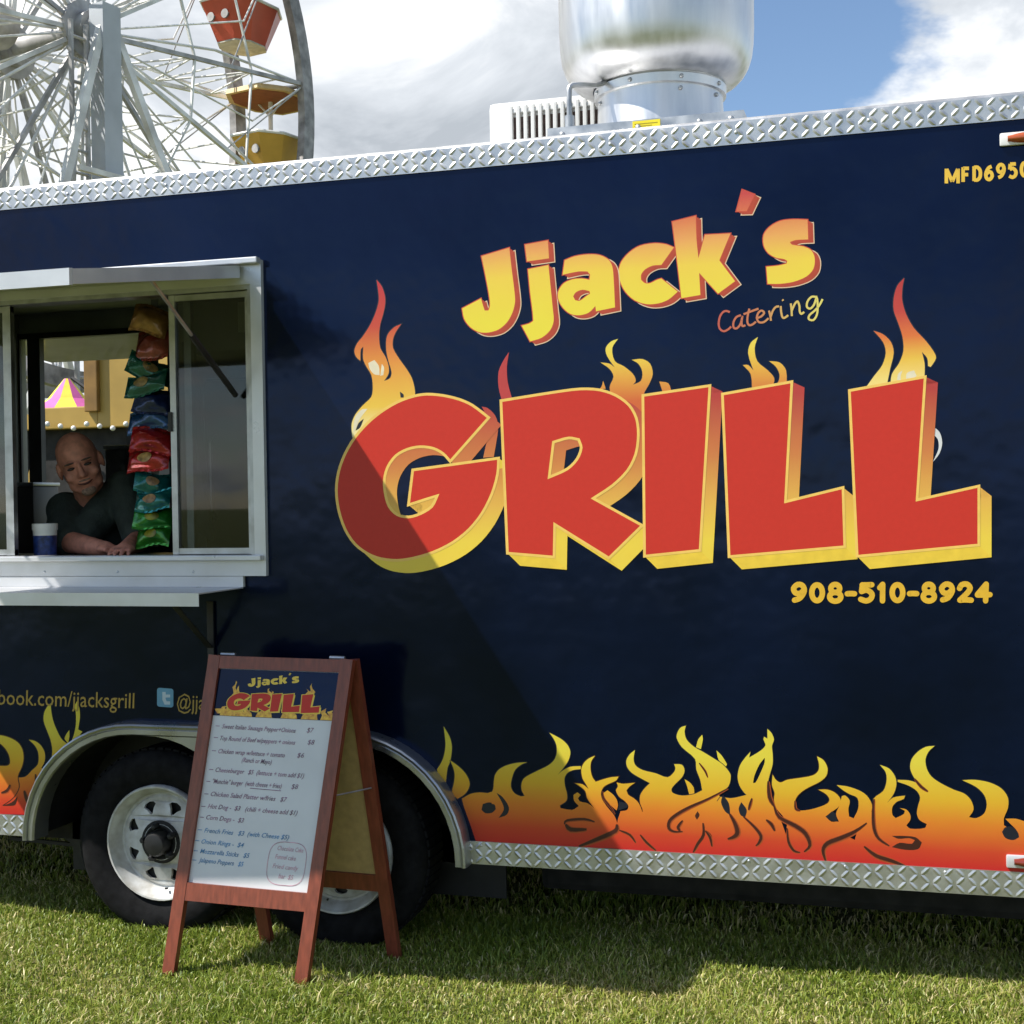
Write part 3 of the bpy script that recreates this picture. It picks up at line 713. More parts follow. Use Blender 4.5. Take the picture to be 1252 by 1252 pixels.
flame(Zm([(487, 45), (465, 80), (475, 130), (510, 150), (545, 180), (555, 205), (545, 220), (575, 205), (580, 170), (565, 140), (540, 125), (580, 122), (610, 140), (620, 180), (605, 220), (585, 260), (600, 420), (480, 420), (455, 230), (470, 190), (455, 160), (420, 135), (455, 140), (475, 155), (445, 110), (440, 80), (460, 55)]), LOGOFY, 0.8, edge=1.6)
flame(Zm([(1022, 38), (1010, 80), (1020, 130), (1060, 165), (1085, 195), (1080, 225), (1100, 210), (1105, 180), (1090, 150), (1065, 130), (1105, 135), (1130, 165), (1132, 230), (1000, 250), (995, 180), (965, 145), (985, 145), (1005, 165), (985, 100), (995, 60)]), LOGOFY, 0.8, edge=1.6)
flame(Zm([(645, 208), (680, 215), (692, 250), (660, 255)]), LOGOFY, 1.0); flame(Zm([(430, 205), (440, 235), (415, 240), (425, 225)]), LOGOFY, 1.1)
Zr = lambda p: zoomed(1000, 330, 4.639, p)
flame(Zr([(490, 45), (480, 100), (478, 170), (500, 250), (545, 330), (610, 400), (655, 460), (670, 500), (640, 550), (625, 545), (620, 500), (590, 465), (605, 530), (605, 590), (600, 660), (410, 660), (420, 590), (460, 530), (485, 460), (480, 380), (455, 300), (430, 230), (430, 160), (450, 90)]), LOGOFR, 0.8, edge=2.4)
flame(Zr([(315, 345), (370, 365), (415, 410), (430, 470), (410, 560), (390, 660), (270, 670), (320, 600), (365, 540), (385, 470), (370, 410)]), LOGOFR, 1.1, edge=2.0)
g = G(); fill(g, [sm(Zr([(450, 625), (455, 590), (480, 570), (470, 600), (470, 625)]))], 1.4); fill(g, [sm(Zr([(500, 620), (505, 585), (545, 570), (560, 600), (540, 618)]))], 1.5); g.build('flame_highlight', PALEFL, SIDE, stuff=True)
flame(Zr([(650, 885), (690, 920), (705, 980), (690, 1040), (650, 1092), (668, 1055), (685, 1010), (680, 960), (650, 925)]), mat('white_ink', (0.66, 0.66, 0.64), 0.34, var=0.04), 0.7)
flame(Zf([(920, 910), (960, 920), (1010, 970), (1030, 1040), (1020, 1130), (1000, 1245), (930, 1250), (950, 1160), (970, 1110), (850, 1250), (780, 1250), (900, 1120), (960, 1000)]), EXTR, 0.9)

# small name above
Zj = lambda p: zoomed(560, 280, 7.825, p); Za = lambda p: zoomed(680, 240, 6.26, p); Zk = lambda p: zoomed(810, 220, 6.26, p)
NAME = [
 [Zj([(225, 260), (490, 180), (515, 400), (540, 600), (545, 700), (520, 800), (470, 890), (390, 960), (290, 990), (200, 985), (120, 940), (60, 860), (40, 760), (220, 665), (235, 720), (255, 780), (290, 780), (305, 740), (300, 650), (270, 480)])],
 [Zj([(670, 385), (865, 345), (885, 550), (905, 750), (915, 880), (880, 970), (800, 1040), (690, 1075), (610, 925), (680, 905), (720, 880), (715, 800), (690, 600)]), 'split', Zj([(640, 150), (860, 110), (870, 280), (660, 310)])],
 [Za([(65, 490), (140, 460), (240, 445), (330, 450), (400, 485), (430, 540), (440, 640), (450, 850), (305, 880), (300, 840), (250, 890), (180, 910), (110, 900), (50, 850), (15, 780), (20, 720), (60, 665), (130, 635), (200, 630), (255, 640), (260, 600), (240, 575), (170, 575), (50, 600)]), Za([(130, 765), (150, 735), (200, 715), (255, 725), (260, 745), (230, 765), (180, 800), (145, 795)])],
 [Za([(480, 570), (500, 500), (560, 430), (640, 380), (750, 360), (840, 368), (900, 392), (805, 525), (740, 530), (680, 560), (650, 600), (650, 640), (680, 665), (720, 665), (770, 640), (805, 630), (930, 730), (860, 790), (780, 820), (690, 825), (600, 795), (530, 730), (490, 650)])],
 [Zk([(75, 320), (255, 275), (260, 450), (275, 600), (325, 420), (520, 410), (435, 615), (555, 775), (425, 870), (280, 710), (290, 880), (145, 905), (110, 600)])],
 [Zk([(610, 75), (705, 112), (645, 238), (565, 240)])],
 [Zk([(1110, 305), (1115, 455), (1020, 460), (975, 475), (990, 495), (1080, 510), (1140, 540), (1165, 600), (1155, 680), (1100, 740), (1000, 780), (900, 795), (805, 795), (795, 665), (890, 655), (950, 640), (955, 620), (930, 605), (870, 595), (810, 560), (775, 500), (775, 420), (820, 360), (900, 315), (1000, 302)])]]
def name_letter(loops, base):
    groups = [[]]
    for l in loops:
        if l == 'split': groups.append([])
        else: groups[-1].append(sm(l, 3, 45))
    g = G(); b0 = base
    for gi, lp in enumerate(groups):
        base = b0+gi*0.05
        sh = [[(x+6.6, y+4.0) for x, y in l] for l in lp]
        g.mi = 2; fill(g, [[(x+0.4, y+0.4) for x, y in l] for l in sh], base)
        for l in sh: stroke(g, l, 2.4, base+0.3, True)
        g.mi = 1; fill(g, sh, base+0.7)
        for k in range(1, 4): fill(g, [[(x+6.6*k/4, y+4*k/4) for x, y in l] for l in lp], base+0.7+0.25*k)
        g.mi = 3
        for l in lp: stroke(g, l, 2.2, base+2.0, True)
        g.mi = 0; fill(g, lp, base+2.3)
    return g.build('letter', [JJ, SHADOWRED, PALE, mat('red_edge_ink', (0.55, 0.07, 0.03), 0.34, var=0.05)], SIDE)
for i, l in enumerate(NAME): name_letter(l, 1.5+1.1*(i % 3))
CAT = [[(515, 1012), (490, 1003), (465, 1010), (440, 1045), (430, 1100), (440, 1140), (470, 1158), (505, 1142), (525, 1122)],
       [(600, 1035), (565, 1050), (543, 1090), (545, 1130), (570, 1135), (598, 1100), (612, 1040), (605, 1090), (612, 1118), (635, 1112)],
       [(665, 985), (652, 1040), (650, 1090), (665, 1112), (690, 1105), (715, 1085)], [(620, 1028), (680, 1005), (735, 985)],
       [(720, 1058), (755, 1045), (778, 1018), (760, 1000), (735, 1015), (722, 1055), (738, 1088), (775, 1088), (812, 1058)],
       [(815, 1000), (825, 1040), (830, 1078)], [(829, 1045), (845, 1000), (868, 972), (892, 968)],
       [(905, 965), (908, 1010), (918, 1050), (935, 1055), (962, 1035)], [(918, 915), (924, 925)],
       [(982, 945), (988, 1000), (990, 1042)], [(990, 1000), (1012, 950), (1034, 930), (1048, 965), (1050, 1005), (1062, 1025), (1085, 1010)],
       [(1175, 895), (1140, 895), (1110, 930), (1105, 970), (1130, 985), (1160, 955), (1180, 900), (1188, 960), (1182, 1030), (1155, 1072), (1120, 1065), (1125, 1035), (1165, 1000), (1200, 960), (1225, 912)]]
def open_sm(P, n=3):
    out = []; L = len(P)
    for i in range(L-1):
        p0, p1, p2, p3 = (Vector(P[max(i-1, 0)]), Vector(P[i]), Vector(P[i+1]), Vector(P[min(i+2, L-1)]))
        for k in range(n):
            t = k/n; out.append(tuple(0.5*((2*p1)+(p2-p0)*t+(2*p0-5*p1+4*p2-p3)*t*t+(3*p1-p0-3*p2+p3)*t**3)))
    return out+[tuple(P[-1])]
g = G()
for i, s in enumerate(CAT): stroke(g, open_sm(zoomed(810, 220, 6.26, s)), 2.5, 2.0+0.08*i)
g.build('script_word', CATER, SIDE)
def ell(cx, cy, rx, ry, a0=-90, n=16): return [(cx+rx*math.cos(math.radians(a0+360*k/n)), cy+ry*math.sin(math.radians(a0+360*k/n))) for k in range(n+1)]
SK = {'0': [ell(.5, .5, .36, .43)], '1': [[(.22, .24), (.58, .05)], [(.58, .05), (.56, .95)]], '2': [[(.12, .28), (.28, .08), (.62, .05), (.84, .25), (.66, .52), (.14, .92)], [(.14, .92), (.52, .90), (.92, .92)]],
      '4': [[(.70, .05), (.68, .5), (.66, .96)], [(.68, .07), (.10, .62)], [(.10, .64), (.55, .64), (.96, .62)]], '5': [[(.86, .07), (.5, .08), (.2, .08)], [(.22, .08), (.16, .44)], [(.16, .44), (.52, .36), (.86, .56), (.80, .82), (.48, .95), (.10, .86)]],
      '6': [[(.80, .10), (.42, .22), (.14, .58), (.24, .88), (.58, .95), (.86, .74), (.74, .50), (.44, .46), (.18, .62)]], '8': [ell(.5, .27, .30, .22), ell(.5, .72, .38, .24)],
      '9': [[(.20, .90), (.58, .78), (.86, .42), (.76, .12), (.42, .05), (.14, .26), (.26, .50), (.56, .54), (.82, .38)]], '-': [[(.08, .56), (.5, .55), (.92, .56)]],
      'M': [[(.08, .98), (.08, .02)], [(.10, .04), (.5, .86)], [(.5, .86), (.90, .04)], [(.92, .02), (.92, .98)]], 'F': [[(.15, .98), (.15, .02)], [(.15, .09), (.92, .09)], [(.15, .50), (.82, .50)]],
      'D': [[(.15, .98), (.15, .02)], [(.15, .09), (.55, .09), (.84, .30), (.84, .70), (.55, .91), (.15, .91)]]}
def numerals(g, txt, x0, y0, slope, cells, h, w, layer, rnd=True):
    """heavy rounded lettering: thick strokes with round ends; (x0, y0) is the left end of the base line"""
    x = x0; L = layer
    for ch in txt:
        cw = cells.get(ch, cells['*'])
        for st_ in SK[ch]:
            hw = w/2; P_ = [(x+hw+(cw-w)*(px*1.2-0.1), y0-slope*(x-x0)-h+hw*0.9+(h-w*0.9)*py) for px, py in st_]
            q = open_sm(P_, 3) if len(P_) > 2 else P_
            L += 0.02; stroke(g, q, w, L)
            if rnd:
                for c_ in (q[0], q[-1]): L += 0.02; fill(g, [[(c_[0]+hw*0.99*math.cos(2*math.pi*k/12), c_[1]+hw*0.99*math.sin(2*math.pi*k/12)) for k in range(12)]], L)
        x += cw+cells['gap']
g = G(); numerals(g, '908-510-8924', 966, 739, 0.002, {'*': 21.6, '-': 15.5, '1': 15, 'gap': 0.6}, 28.5, 6.7, 2.0); g.build('phone_number', GOLD, SIDE)
g = G(); numerals(g, 'MFD69502', 1155, 226.5, 0.09, {'*': 13.2, 'M': 18.5, 'F': 12, 'gap': 1.3}, 22.5, 4.3, 2.0, False); g.build('permit_number', mat('amber_lettering_vinyl', (0.80, 0.50, 0.05), 0.36, var=0.05), SIDE)
OCHRE = mat('ochre_lettering_vinyl', (0.42, 0.27, 0.05), 0.38, var=0.05)
g = G(); put_text(g, 'facebook.com/jjacksgrill', (-37, 860.5), (164, 866), 18.5, 4.0, bold=0.004); g.build('web_address', OCHRE, SIDE)
g = G(); put_text(g, '@jjacksgrill', (216, 867), (302, 869), 18, 4.0, bold=0.004); g.build('handle_text', OCHRE, SIDE)
g = G(); rr = []
for (cx, cy, a0) in ((209, 845, -90), (209, 862, 0), (195, 861, 90), (195, 844, 180)):
    for k in range(5): a = math.radians(a0+k*22.5); rr.append((cx+3*math.cos(a), cy+3*math.sin(a)))
g.mi = 0; fill(g, [rr], 4.0); g.mi = 1; stroke(g, [(200.5, 846), (200.5, 855), (202.5, 859.5), (208, 859.5)], 4.0, 4.4); stroke(g, [(199, 851), (208, 851)], 3.6, 4.7)
g.build('social_badge', [mat('sky_blue_vinyl', (0.14, 0.36, 0.52), 0.36, var=0.06), mat('pale_blue_vinyl', (0.55, 0.66, 0.72), 0.36, var=0.04)], SIDE)

# band of flames along the bottom
Z7 = lambda p: zoomed(520, 880, 6.26, p); Z8 = lambda p: zoomed(690, 880, 6.26, p); Z9 = lambda p: zoomed(860, 880, 6.26, p)
ZX = lambda p: zoomed(1050, 880, 6.198, p); ZL = lambda p: zoomed(0, 840, 6.956, p)
def wallbottom(x): return 995.5+0.0568*x+0.5
flame(Z7([(140, 50), (165, 90), (190, 140), (203, 200), (200, 260), (190, 320), (170, 370), (155, 500), (120, 460), (90, 385), (110, 350), (135, 300), (150, 240), (155, 180), (148, 110)]), FLAME, 1.0, edge=1.6)
flame(Z7([(190, 310), (240, 345), (290, 390), (325, 440), (340, 490), (325, 540), (295, 575), (245, 605), (205, 560), (220, 480), (225, 420), (215, 370)]), FLAME, 1.5, edge=2)
base_l = Z7([(780, 325), (700, 330), (620, 350), (565, 380), (535, 420), (525, 470), (520, 530), (500, 560), (420, 556), (350, 566), (280, 605), (300, 680), (340, 790), (370, 880)])
base_m = Z7([(1200, 900), (1150, 690), (1090, 700), (1040, 690), (1030, 655), (1080, 620), (1085, 570), (1070, 510), (1065, 450), (1085, 410), (1130, 385), (1190, 378), (1190, 355), (1110, 360), (1050, 390), (1015, 420), (1075, 345), (1100, 300), (1110, 245), (1090, 195), (1050, 155), (1000, 125), (950, 100), (985, 150), (1005, 200), (1005, 260), (985, 310), (940, 350), (870, 385), (790, 425), (750, 455), (735, 500), (740, 545), (760, 582), (730, 585), (680, 560), (655, 510), (665, 440), (690, 380), (740, 340)])
flame(base_l+[(582, wallbottom(582)), (715, wallbottom(715))]+base_m, FLAME, 0.8, edge=1.8)
g = G(); stroke(g, open_sm(Z7([(530, 560), (470, 580), (425, 610), (405, 660), (405, 710), (440, 745), (510, 748), (565, 720), (580, 675), (555, 640), (510, 630)])), [2, 4, 5, 5.5, 6, 6.5, 7, 6.5, 5.5, 4, 1]+[1]*0 if False else 4.6, 1.2)
g.build('painted_flame', FLAME, SIDE)
def darks(lst, layer=3.4, m=FLSH):
    g = G()
    for i, (p, w, cl) in enumerate(lst):
        g.mi = 0
        if cl: fill(g, [sm(p)], layer+0.07*i)
        else:
            q = open_sm(p); n = len(q)
            tw = [w*(0.25+0.75*math.sin(math.pi*(k+0.7)/(n+0.4))) for k in range(n)]
            g.mi = 2; stroke(g, [(x+0.5, y+0.5) for x, y in q], [v*1.75 for v in tw], layer-0.5+0.02*i)
            g.mi = 1; stroke(g, [(x+0.2, y+0.2) for x, y in q], [v*1.3 for v in tw], layer-0.25+0.02*i)
            g.mi = 0; stroke(g, q, tw, layer+0.07*i)
    o = g.build('flame_shading', [m, mat('flame_shade_mid', (0.20, 0.035, 0.012), 0.34, var=0.1), mat('flame_shade_soft', (0.40, 0.080, 0.020), 0.34, var=0.1)], SIDE); o['kind'] = 'stuff'; return o
darks([(Z7([(430, 690), (440, 645), (490, 632), (530, 650), (540, 685), (510, 712), (460, 715)]), 0, 1), (Z7([(545, 560), (590, 590), (640, 670), (625, 725), (560, 752), (600, 690), (590, 640)]), 0, 1)], 0.95, FLSH2)
# middle group
flame(Z8([(-170, 790), (-60, 680), (60, 690), (110, 660), (75, 620), (70, 575), (100, 555), (125, 575), (105, 600), (120, 625), (180, 640), (240, 690), (300, 760), (320, 860), (300, 990), (-170, 985)]), FLAME, 1.3)
flame(Z8([(235, 275), (190, 295), (150, 330), (130, 380), (140, 450), (170, 500), (185, 530), (140, 495), (80, 485), (120, 510), (160, 545), (175, 600), (215, 660), (265, 730), (300, 790), (300, 860), (200, 975), (480, 992), (430, 880), (405, 790), (380, 730), (330, 670), (290, 610), (280, 560), (300, 515), (340, 490), (395, 465), (415, 435), (360, 440), (300, 455), (240, 475), (215, 440), (200, 380), (205, 320)]), FLAME, 2.2, edge=2.0, sh=FLSH)
flame(Z8([(330, 540), (370, 570), (400, 610), (410, 655), (400, 695), (350, 650), (310, 600), (300, 560)]), FLAME, 1.9)
flame(Z8([(400, 480), (450, 490), (540, 482), (500, 510), (475, 540), (490, 575), (530, 600), (570, 640), (600, 720), (640, 1005), (420, 992), (405, 790), (430, 700), (480, 690), (490, 660), (460, 620), (420, 590), (395, 540), (410, 510)]), FLAME, 1.6, edge=1.6, sh=FLSH)
flame(Z8([(540, 232), (500, 265), (475, 310), (480, 360), (515, 405), (580, 445), (655, 485), (610, 530), (580, 580), (580, 640), (600, 700), (560, 760), (560, 860), (540, 1000), (1400, 1060), (1330, 850), (1180, 570), (1255, 510), (1274, 430), (1255, 390), (1210, 340), (1150, 300), (1060, 245), (990, 205), (935, 150), (920, 90), (930, 45), (890, 60), (865, 100), (860, 140), (900, 210), (1000, 300), (1010, 380), (1040, 460), (1055, 540), (990, 570), (900, 580), (830, 560), (820, 530), (850, 490), (900, 440), (920, 390), (900, 345), (840, 340), (850, 370), (840, 400), (790, 440), (700, 410), (600, 385), (545, 350), (530, 300)]), FLAME, 2.6, edge=1.8)
flame(Z8([(1055, 115), (1060, 150), (1045, 225), (1008, 210), (1025, 150)]), FLAME, 2.0); flame(Z8([(920, 455), (960, 480), (990, 520), (995, 570), (955, 570), (940, 510)]), FLAME, 2.0); flame(Z8([(1165, 235), (1205, 275), (1240, 330), (1225, 350), (1180, 305)]), FLAME, 2.0)
darks([(Z8([(1250, 525), (1100, 605), (960, 668), (860, 725), (805, 775), (800, 830), (840, 856), (905, 855)]), 3.4, 0), (Z8([(905, 770), (870, 820), (885, 850)]), 3, 0), (Z8([(1000, 735), (1020, 700), (1035, 730), (1015, 765)]), 0, 1), (Z8([(1060, 790), (1065, 880), (1020, 950), (985, 1015)]), 3.2, 0), (Z8([(1085, 850), (1120, 890), (1125, 960)]), 2.2, 0),
       (Z8([(400, 800), (390, 850), (260, 910), (110, 968)]), 4.6, 0), (Z8([(420, 845), (500, 880), (545, 940)]), 2.2, 0), (Z8([(580, 880), (630, 940), (700, 1000)]), 2.4, 0), (Z8([(0, 800), (20, 770), (150, 760), (230, 780)]), 2.6, 0), (Z8([(10, 800), (50, 840), (170, 838)]), 4.5, 0), (Z8([(290, 545), (300, 600), (350, 665), (385, 720)]), 1.8, 0), (Z8([(1030, 330), (1075, 390), (1095, 440)]), 1.6, 0)])
darks([(Z8([(420, 625), (480, 640), (485, 670), (410, 695)]), 0, 1)], 2.9, FLSH2)
# third group
flame(Z9([(490, 70), (520, 100), (540, 150), (525, 200), (530, 260), (530, 340), (505, 430), (490, 510), (500, 590), (540, 660), (590, 760), (700, 1085), (-60, 1040), (60, 700), (130, 590), (200, 600), (215, 600), (250, 595), (330, 575), (310, 555), (275, 500), (262, 430), (280, 350), (320, 290), (360, 245), (350, 290), (440, 235), (475, 195), (460, 150), (465, 130), (490, 145)]), FLAME, 3.0, holes=[Z9([(470, 290), (430, 340), (390, 430), (380, 485), (400, 480), (440, 400), (468, 330)])], edge=1.6)
flame(Z9([(100, 235), (140, 280), (180, 340), (170, 360), (120, 310)]), FLAME, 2.1)
flame(Z9([(870, 280), (920, 310), (950, 370), (940, 430), (890, 475), (820, 510), (760, 545), (715, 590), (700, 640), (730, 690), (800, 690), (880, 670), (950, 640), (965, 610), (940, 570), (880, 535), (950, 535), (1010, 560), (1050, 610), (1040, 660), (990, 700), (935, 740), (980, 780), (1040, 780), (1160, 850), (1060, 890), (960, 940), (920, 990), (930, 1100), (600, 1080), (640, 800), (610, 740), (560, 680), (540, 610), (545, 560), (525, 500), (530, 420), (555, 460), (590, 480), (640, 460), (740, 445), (840, 425), (880, 390), (885, 340)]), FLAME, 3.6, edge=1.8, sh=FLSH)
flame(Z9([(1020, 500), (1100, 510), (1190, 540), (1250, 580), (1290, 650), (1280, 720), (1240, 790), (1160, 850), (1060, 890), (960, 940), (900, 1105), (1300, 1125), (1290, 1000), (900, 800), (1040, 785), (1015, 720), (1040, 660), (1060, 585), (1085, 580), (1120, 620), (1110, 680), (1115, 740), (1150, 755), (1185, 680), (1180, 600), (1120, 570), (1070, 540)]), FLAME, 3.3, edge=1.4)
darks([(Z9([(150, 575), (195, 640), (205, 730), (165, 700), (135, 630)]), 0, 1), (Z9([(290, 630), (332, 690), (320, 745), (285, 730), (270, 680)]), 0, 1), (Z9([(985, 700), (1010, 720), (1030, 780), (970, 770), (935, 742)]), 0, 1)], 4.2, FLSH2)
darks([(Z9([(200, 720), (240, 790), (260, 860), (235, 895), (185, 912)]), 4.5, 0), (Z9([(305, 740), (390, 820), (440, 890), (425, 940), (400, 965)]), 3.2, 0), (Z9([(540, 660), (580, 745), (700, 810), (780, 870), (815, 960), (770, 1010)]), 4.2, 0), (Z9([(640, 830), (650, 930), (690, 1000), (740, 1015)]), 2.6, 0), (Z9([(1250, 790), (1160, 855), (1050, 905), (950, 945), (915, 1000), (935, 1080)]), 4.6, 0), (Z9([(480, 765), (520, 800), (545, 850)]), 3, 0), (Z9([(370, 600), (355, 650), (345, 690)]), 2.4, 0), (Z9([(495, 470), (505, 590), (540, 660)]), 3.4, 0), (Z9([(700, 620), (705, 680), (740, 695)]), 2, 0), (Z9([(15, 850), (50, 900), (65, 970)]), 2.4, 0)], 4.6)
# fourth group
flame(ZX([(160, 342), (230, 370), (275, 430), (285, 490), (265, 560), (215, 630), (260, 590), (350, 575), (340, 600), (290, 620), (255, 660), (255, 720), (280, 745), (340, 715), (350, 690), (310, 670), (360, 680), (390, 720), (390, 760), (360, 800), (390, 825), (500, 820), (515, 790), (460, 760), (440, 710), (450, 650), (465, 590), (440, 540), (380, 500), (295, 470), (295, 455), (380, 460), (440, 480), (520, 540), (470, 500), (420, 440), (390, 370), (400, 300), (450, 240), (510, 205), (575, 198), (530, 240), (505, 300), (515, 370), (550, 430), (620, 480), (720, 530), (800, 560), (850, 610), (870, 680), (835, 738), (890, 745), (950, 710), (970, 640), (950, 570), (890, 510), (785, 458), (880, 455), (990, 475), (1080, 520), (1130, 590), (1130, 670), (1100, 745), (1100, 800), (1300, 900), (1900, 960), (1900, 1218), (-60, 1108), (0, 800), (110, 680), (110, 600), (185, 540), (210, 470), (205, 400)]), FLAME, 4.2, edge=1.8)
flame(ZX([(1110, 750), (1190, 750), (1262, 772), (1262, 950), (1130, 935), (1060, 912), (1030, 870), (1050, 820), (1110, 810), (1080, 840), (1080, 880), (1130, 910), (1200, 910), (1220, 880), (1190, 830), (1150, 790)]), FLAME, 5.2, edge=4.0, sh=FLSH2)
darks([(ZX([(1085, 850), (1110, 815), (1160, 810), (1205, 850), (1215, 890), (1170, 912), (1110, 895)]), 0, 1)], 5.0, FLSH2)
darks([(ZX([(250, 880), (340, 880), (430, 890), (478, 930), (450, 980), (350, 985), (250, 965), (310, 932), (400, 940), (425, 912), (380, 897), (300, 902)]), 0, 1), (ZX([(115, 600), (108, 700), (115, 820), (150, 900), (230, 955)]), 3.2, 0), (ZX([(40, 960), (130, 1030), (250, 1070), (350, 1108)]), 4.0, 0), (ZX([(420, 445), (470, 505), (522, 542)]), 2.4, 0)], 5.4)
# left of the wheels
flame(ZL([(430, 138), (435, 200), (450, 280), (480, 360), (530, 450), (600, 500), (520, 640), (380, 700), (430, 640), (445, 540), (430, 450), (400, 370), (372, 290), (375, 220), (400, 170)]), FLAME, 1.2, edge=1.6)
flame(ZL([(655, 120), (675, 180), (680, 260), (665, 360), (700, 380), (640, 460), (600, 480), (630, 400), (645, 320), (645, 220), (635, 160)]), FLAME, 1.2); flame(ZL([(590, 365), (590, 420), (580, 480), (550, 440), (565, 400)]), FLAME, 1.5)
flame(ZL([(245, 448), (300, 460), (350, 500), (380, 560), (380, 630), (350, 690), (410, 690), (360, 740), (350, 800), (380, 900), (330, 1090), (-900, 1050), (-900, 800), (0, 760), (170, 770), (220, 760), (270, 710), (320, 660), (330, 600), (320, 540), (290, 490)]), FLAME, 1.8, edge=1.6)
flame(ZL([(0, 410), (80, 430), (150, 470), (190, 530), (200, 610), (185, 680), (150, 760), (160, 850), (120, 930), (60, 980), (0, 1010), (-120, 1000), (-160, 800), (-40, 675), (0, 670), (60, 670), (85, 650), (80, 590), (50, 530), (0, 480), (-80, 450), (-160, 470), (-80, 420)]), FLAME, 2.4, edge=2.4, sh=FLSH)
darks([(ZL([(85, 830), (60, 880), (10, 900)]), 3, 0), (ZL([(20, 1010), (100, 980), (150, 930), (130, 1000), (90, 1010)]), 0, 1), (ZL([(205, 880), (230, 960), (280, 1040)]), 3.6, 0), (ZL([(300, 740), (310, 830), (335, 900)]), 2.5, 0)], 3.6)

# ------------------------------------------------------------------ exhaust fan on the roof
FX, FY = -0.875, 0.77
FAN = empty('exhaust_fan', (FX, FY, 2.77), 'big spun aluminium exhaust fan standing on the trailer roof', 'exhaust fan')
g = G(); n = 0.355
g.bbox(FX-n+0.01, FX+n-0.01, FY-n+0.01, FY+n-0.01, 2.772, 2.905, 0.004); CURB = g.build('curb', GALV, FAN)
g = G(); slab(g, [[(FX-n, 2.862), (FX+n, 2.862), (FX+n, 2.912), (FX-n, 2.912)]], FY-n, FY+n); g.build('curb_cap', GALV, CURB)
rivets(CURB, [(FX+d, FY-n, 2.885) for d in (-0.30, -0.02, 0.20, 0.31)], 0.011, GALV)
g = G(); sx0 = FX+0.0
g.box(sx0-0.07+0.03, sx0+0.07-0.01, FY-n-0.0015, FY-n-0.0003, 2.872, 2.9075); st = g.build('warning_sticker', mat('yellow_sticker', (0.80, 0.66, 0.02), 0.45, var=0.05), CURB)
g = G()
for k in range(3): g.box(sx0-0.033, sx0+0.05-0.02*(k % 2), FY-n-0.0024, FY-n-0.0016, 2.880+0.008*k, 2.882+0.008*k)
g.build('sticker_print', mat('olive_ink', (0.38, 0.30, 0.03), 0.5), st)
prof = [(0.245, 2.912), (0.242, 2.93), (0.238, 3.05), (0.238, 3.075), (0.250, 3.078), (0.252, 3.110), (0.246, 3.115), (0.246, 3.125)]
NECK = G().lathe(prof, (FX, FY, 0), 'z', 72).build('neck', SPUN, FAN, smooth=40)
prof = [(0.244, 3.116), (0.258, 3.117), (0.285, 3.124), (0.312, 3.140), (0.334, 3.162), (0.350, 3.190), (0.361, 3.225), (0.367, 3.27), (0.370, 3.33), (0.372, 3.60), (0.372, 3.86), (0.378, 3.865), (0.378, 3.875), (0.366, 3.875), (0.366, 3.60)]
g = G().lathe(prof, (FX-0.012, FY, 0), 'z', 96)
BOWL = g.build('windband', SPUN, FAN, smooth=40)
g = G().lathe([(0.30, 3.30), (0.30, 3.74), (0.27, 3.86), (0.20, 3.93), (0.08, 3.96), (0.001, 3.965)], (FX-0.012, FY, 0), 'z', 48); g.build('motor_hood', SPUN, FAN, smooth=50)
for k, (a, z, rr_) in enumerate([(-62, 3.095, 0.252), (-62, 3.055, 0.240), (-150, 3.095, 0.252), (-150, 3.055, 0.240), (-20, 3.095, 0.252), (-20, 3.055, 0.240), (-106, 3.095, 0.252)]):
    a = math.radians(a); G().sphere((FX+rr_*math.cos(a), FY+rr_*math.sin(a), z), 0.0085, 8, 6).build('screw', GALV, NECK, smooth=60)
for a, z in ((-58, 3.50), (-140, 3.50)):
    a = math.radians(a); G().sphere((FX-0.012+0.372*math.cos(a), FY+0.372*math.sin(a), z), 0.0095, 8, 6).build('bolt', GALV, BOWL, smooth=60)
cdt = [(FX-0.285, FY-0.30, 2.905), (FX-0.285, FY-0.30, 3.03), (FX-0.28, FY-0.295, 3.075), (FX-0.245, FY-0.27, 3.085), (FX-0.19, FY-0.20, 3.10), (FX-0.15, FY-0.15, 3.15), (FX-0.16, FY-0.15, 3.20)]
g = G().tube(open_sm([Vector(p) for p in cdt], 4), 0.010, 8); g.build('conduit', GALV, FAN, smooth=40)
G().tube([(FX-0.285, FY-0.30, 2.910), (FX-0.285, FY-0.30, 2.965)], 0.019, 12).build('conduit_fitting', GALV, FAN, smooth=40)

# ------------------------------------------------------------------ roof air conditioner
pa = PX(595, 120, 1.2); AXa, AXb = pa.x, pa.x+0.66
AC = empty('roof_air_conditioner', ((AXa+AXb)/2, 1.5, 2.77), 'white roof air conditioner with slatted grille, partly hidden behind the fan', 'air conditioner')
zt = PX(660, 118, 1.2).z
g = G().bbox(AXa, AXb, 1.212, 1.85, 2.772, zt, 0.03); g.build('housing', WHITEM, AC, smooth=50)
G().box(AXa+0.105, AXb-0.03, 1.2105, 1.2115, 2.83, zt-0.075).build('grille_recess', mat('dark_coil', (0.085, 0.05, 0.045), 0.7, var=0.3, vscale=40), AC)
pitch = 9.3*5.75/1650
k = 0; x = AXa+0.10
while x < AXb-0.03:
    G().bbox(x, x+pitch*0.52, 1.190, 1.2103, 2.825, zt-0.03, 0.003).build('grille_slat', WHITEM, AC); x += pitch
for z in (zt-0.255, zt-0.052): G().bbox(AXa+0.095, AXb-0.02, 1.194, 1.2102, z-0.008, z+0.008, 0.003).build('grille_rail', WHITEM, AC)

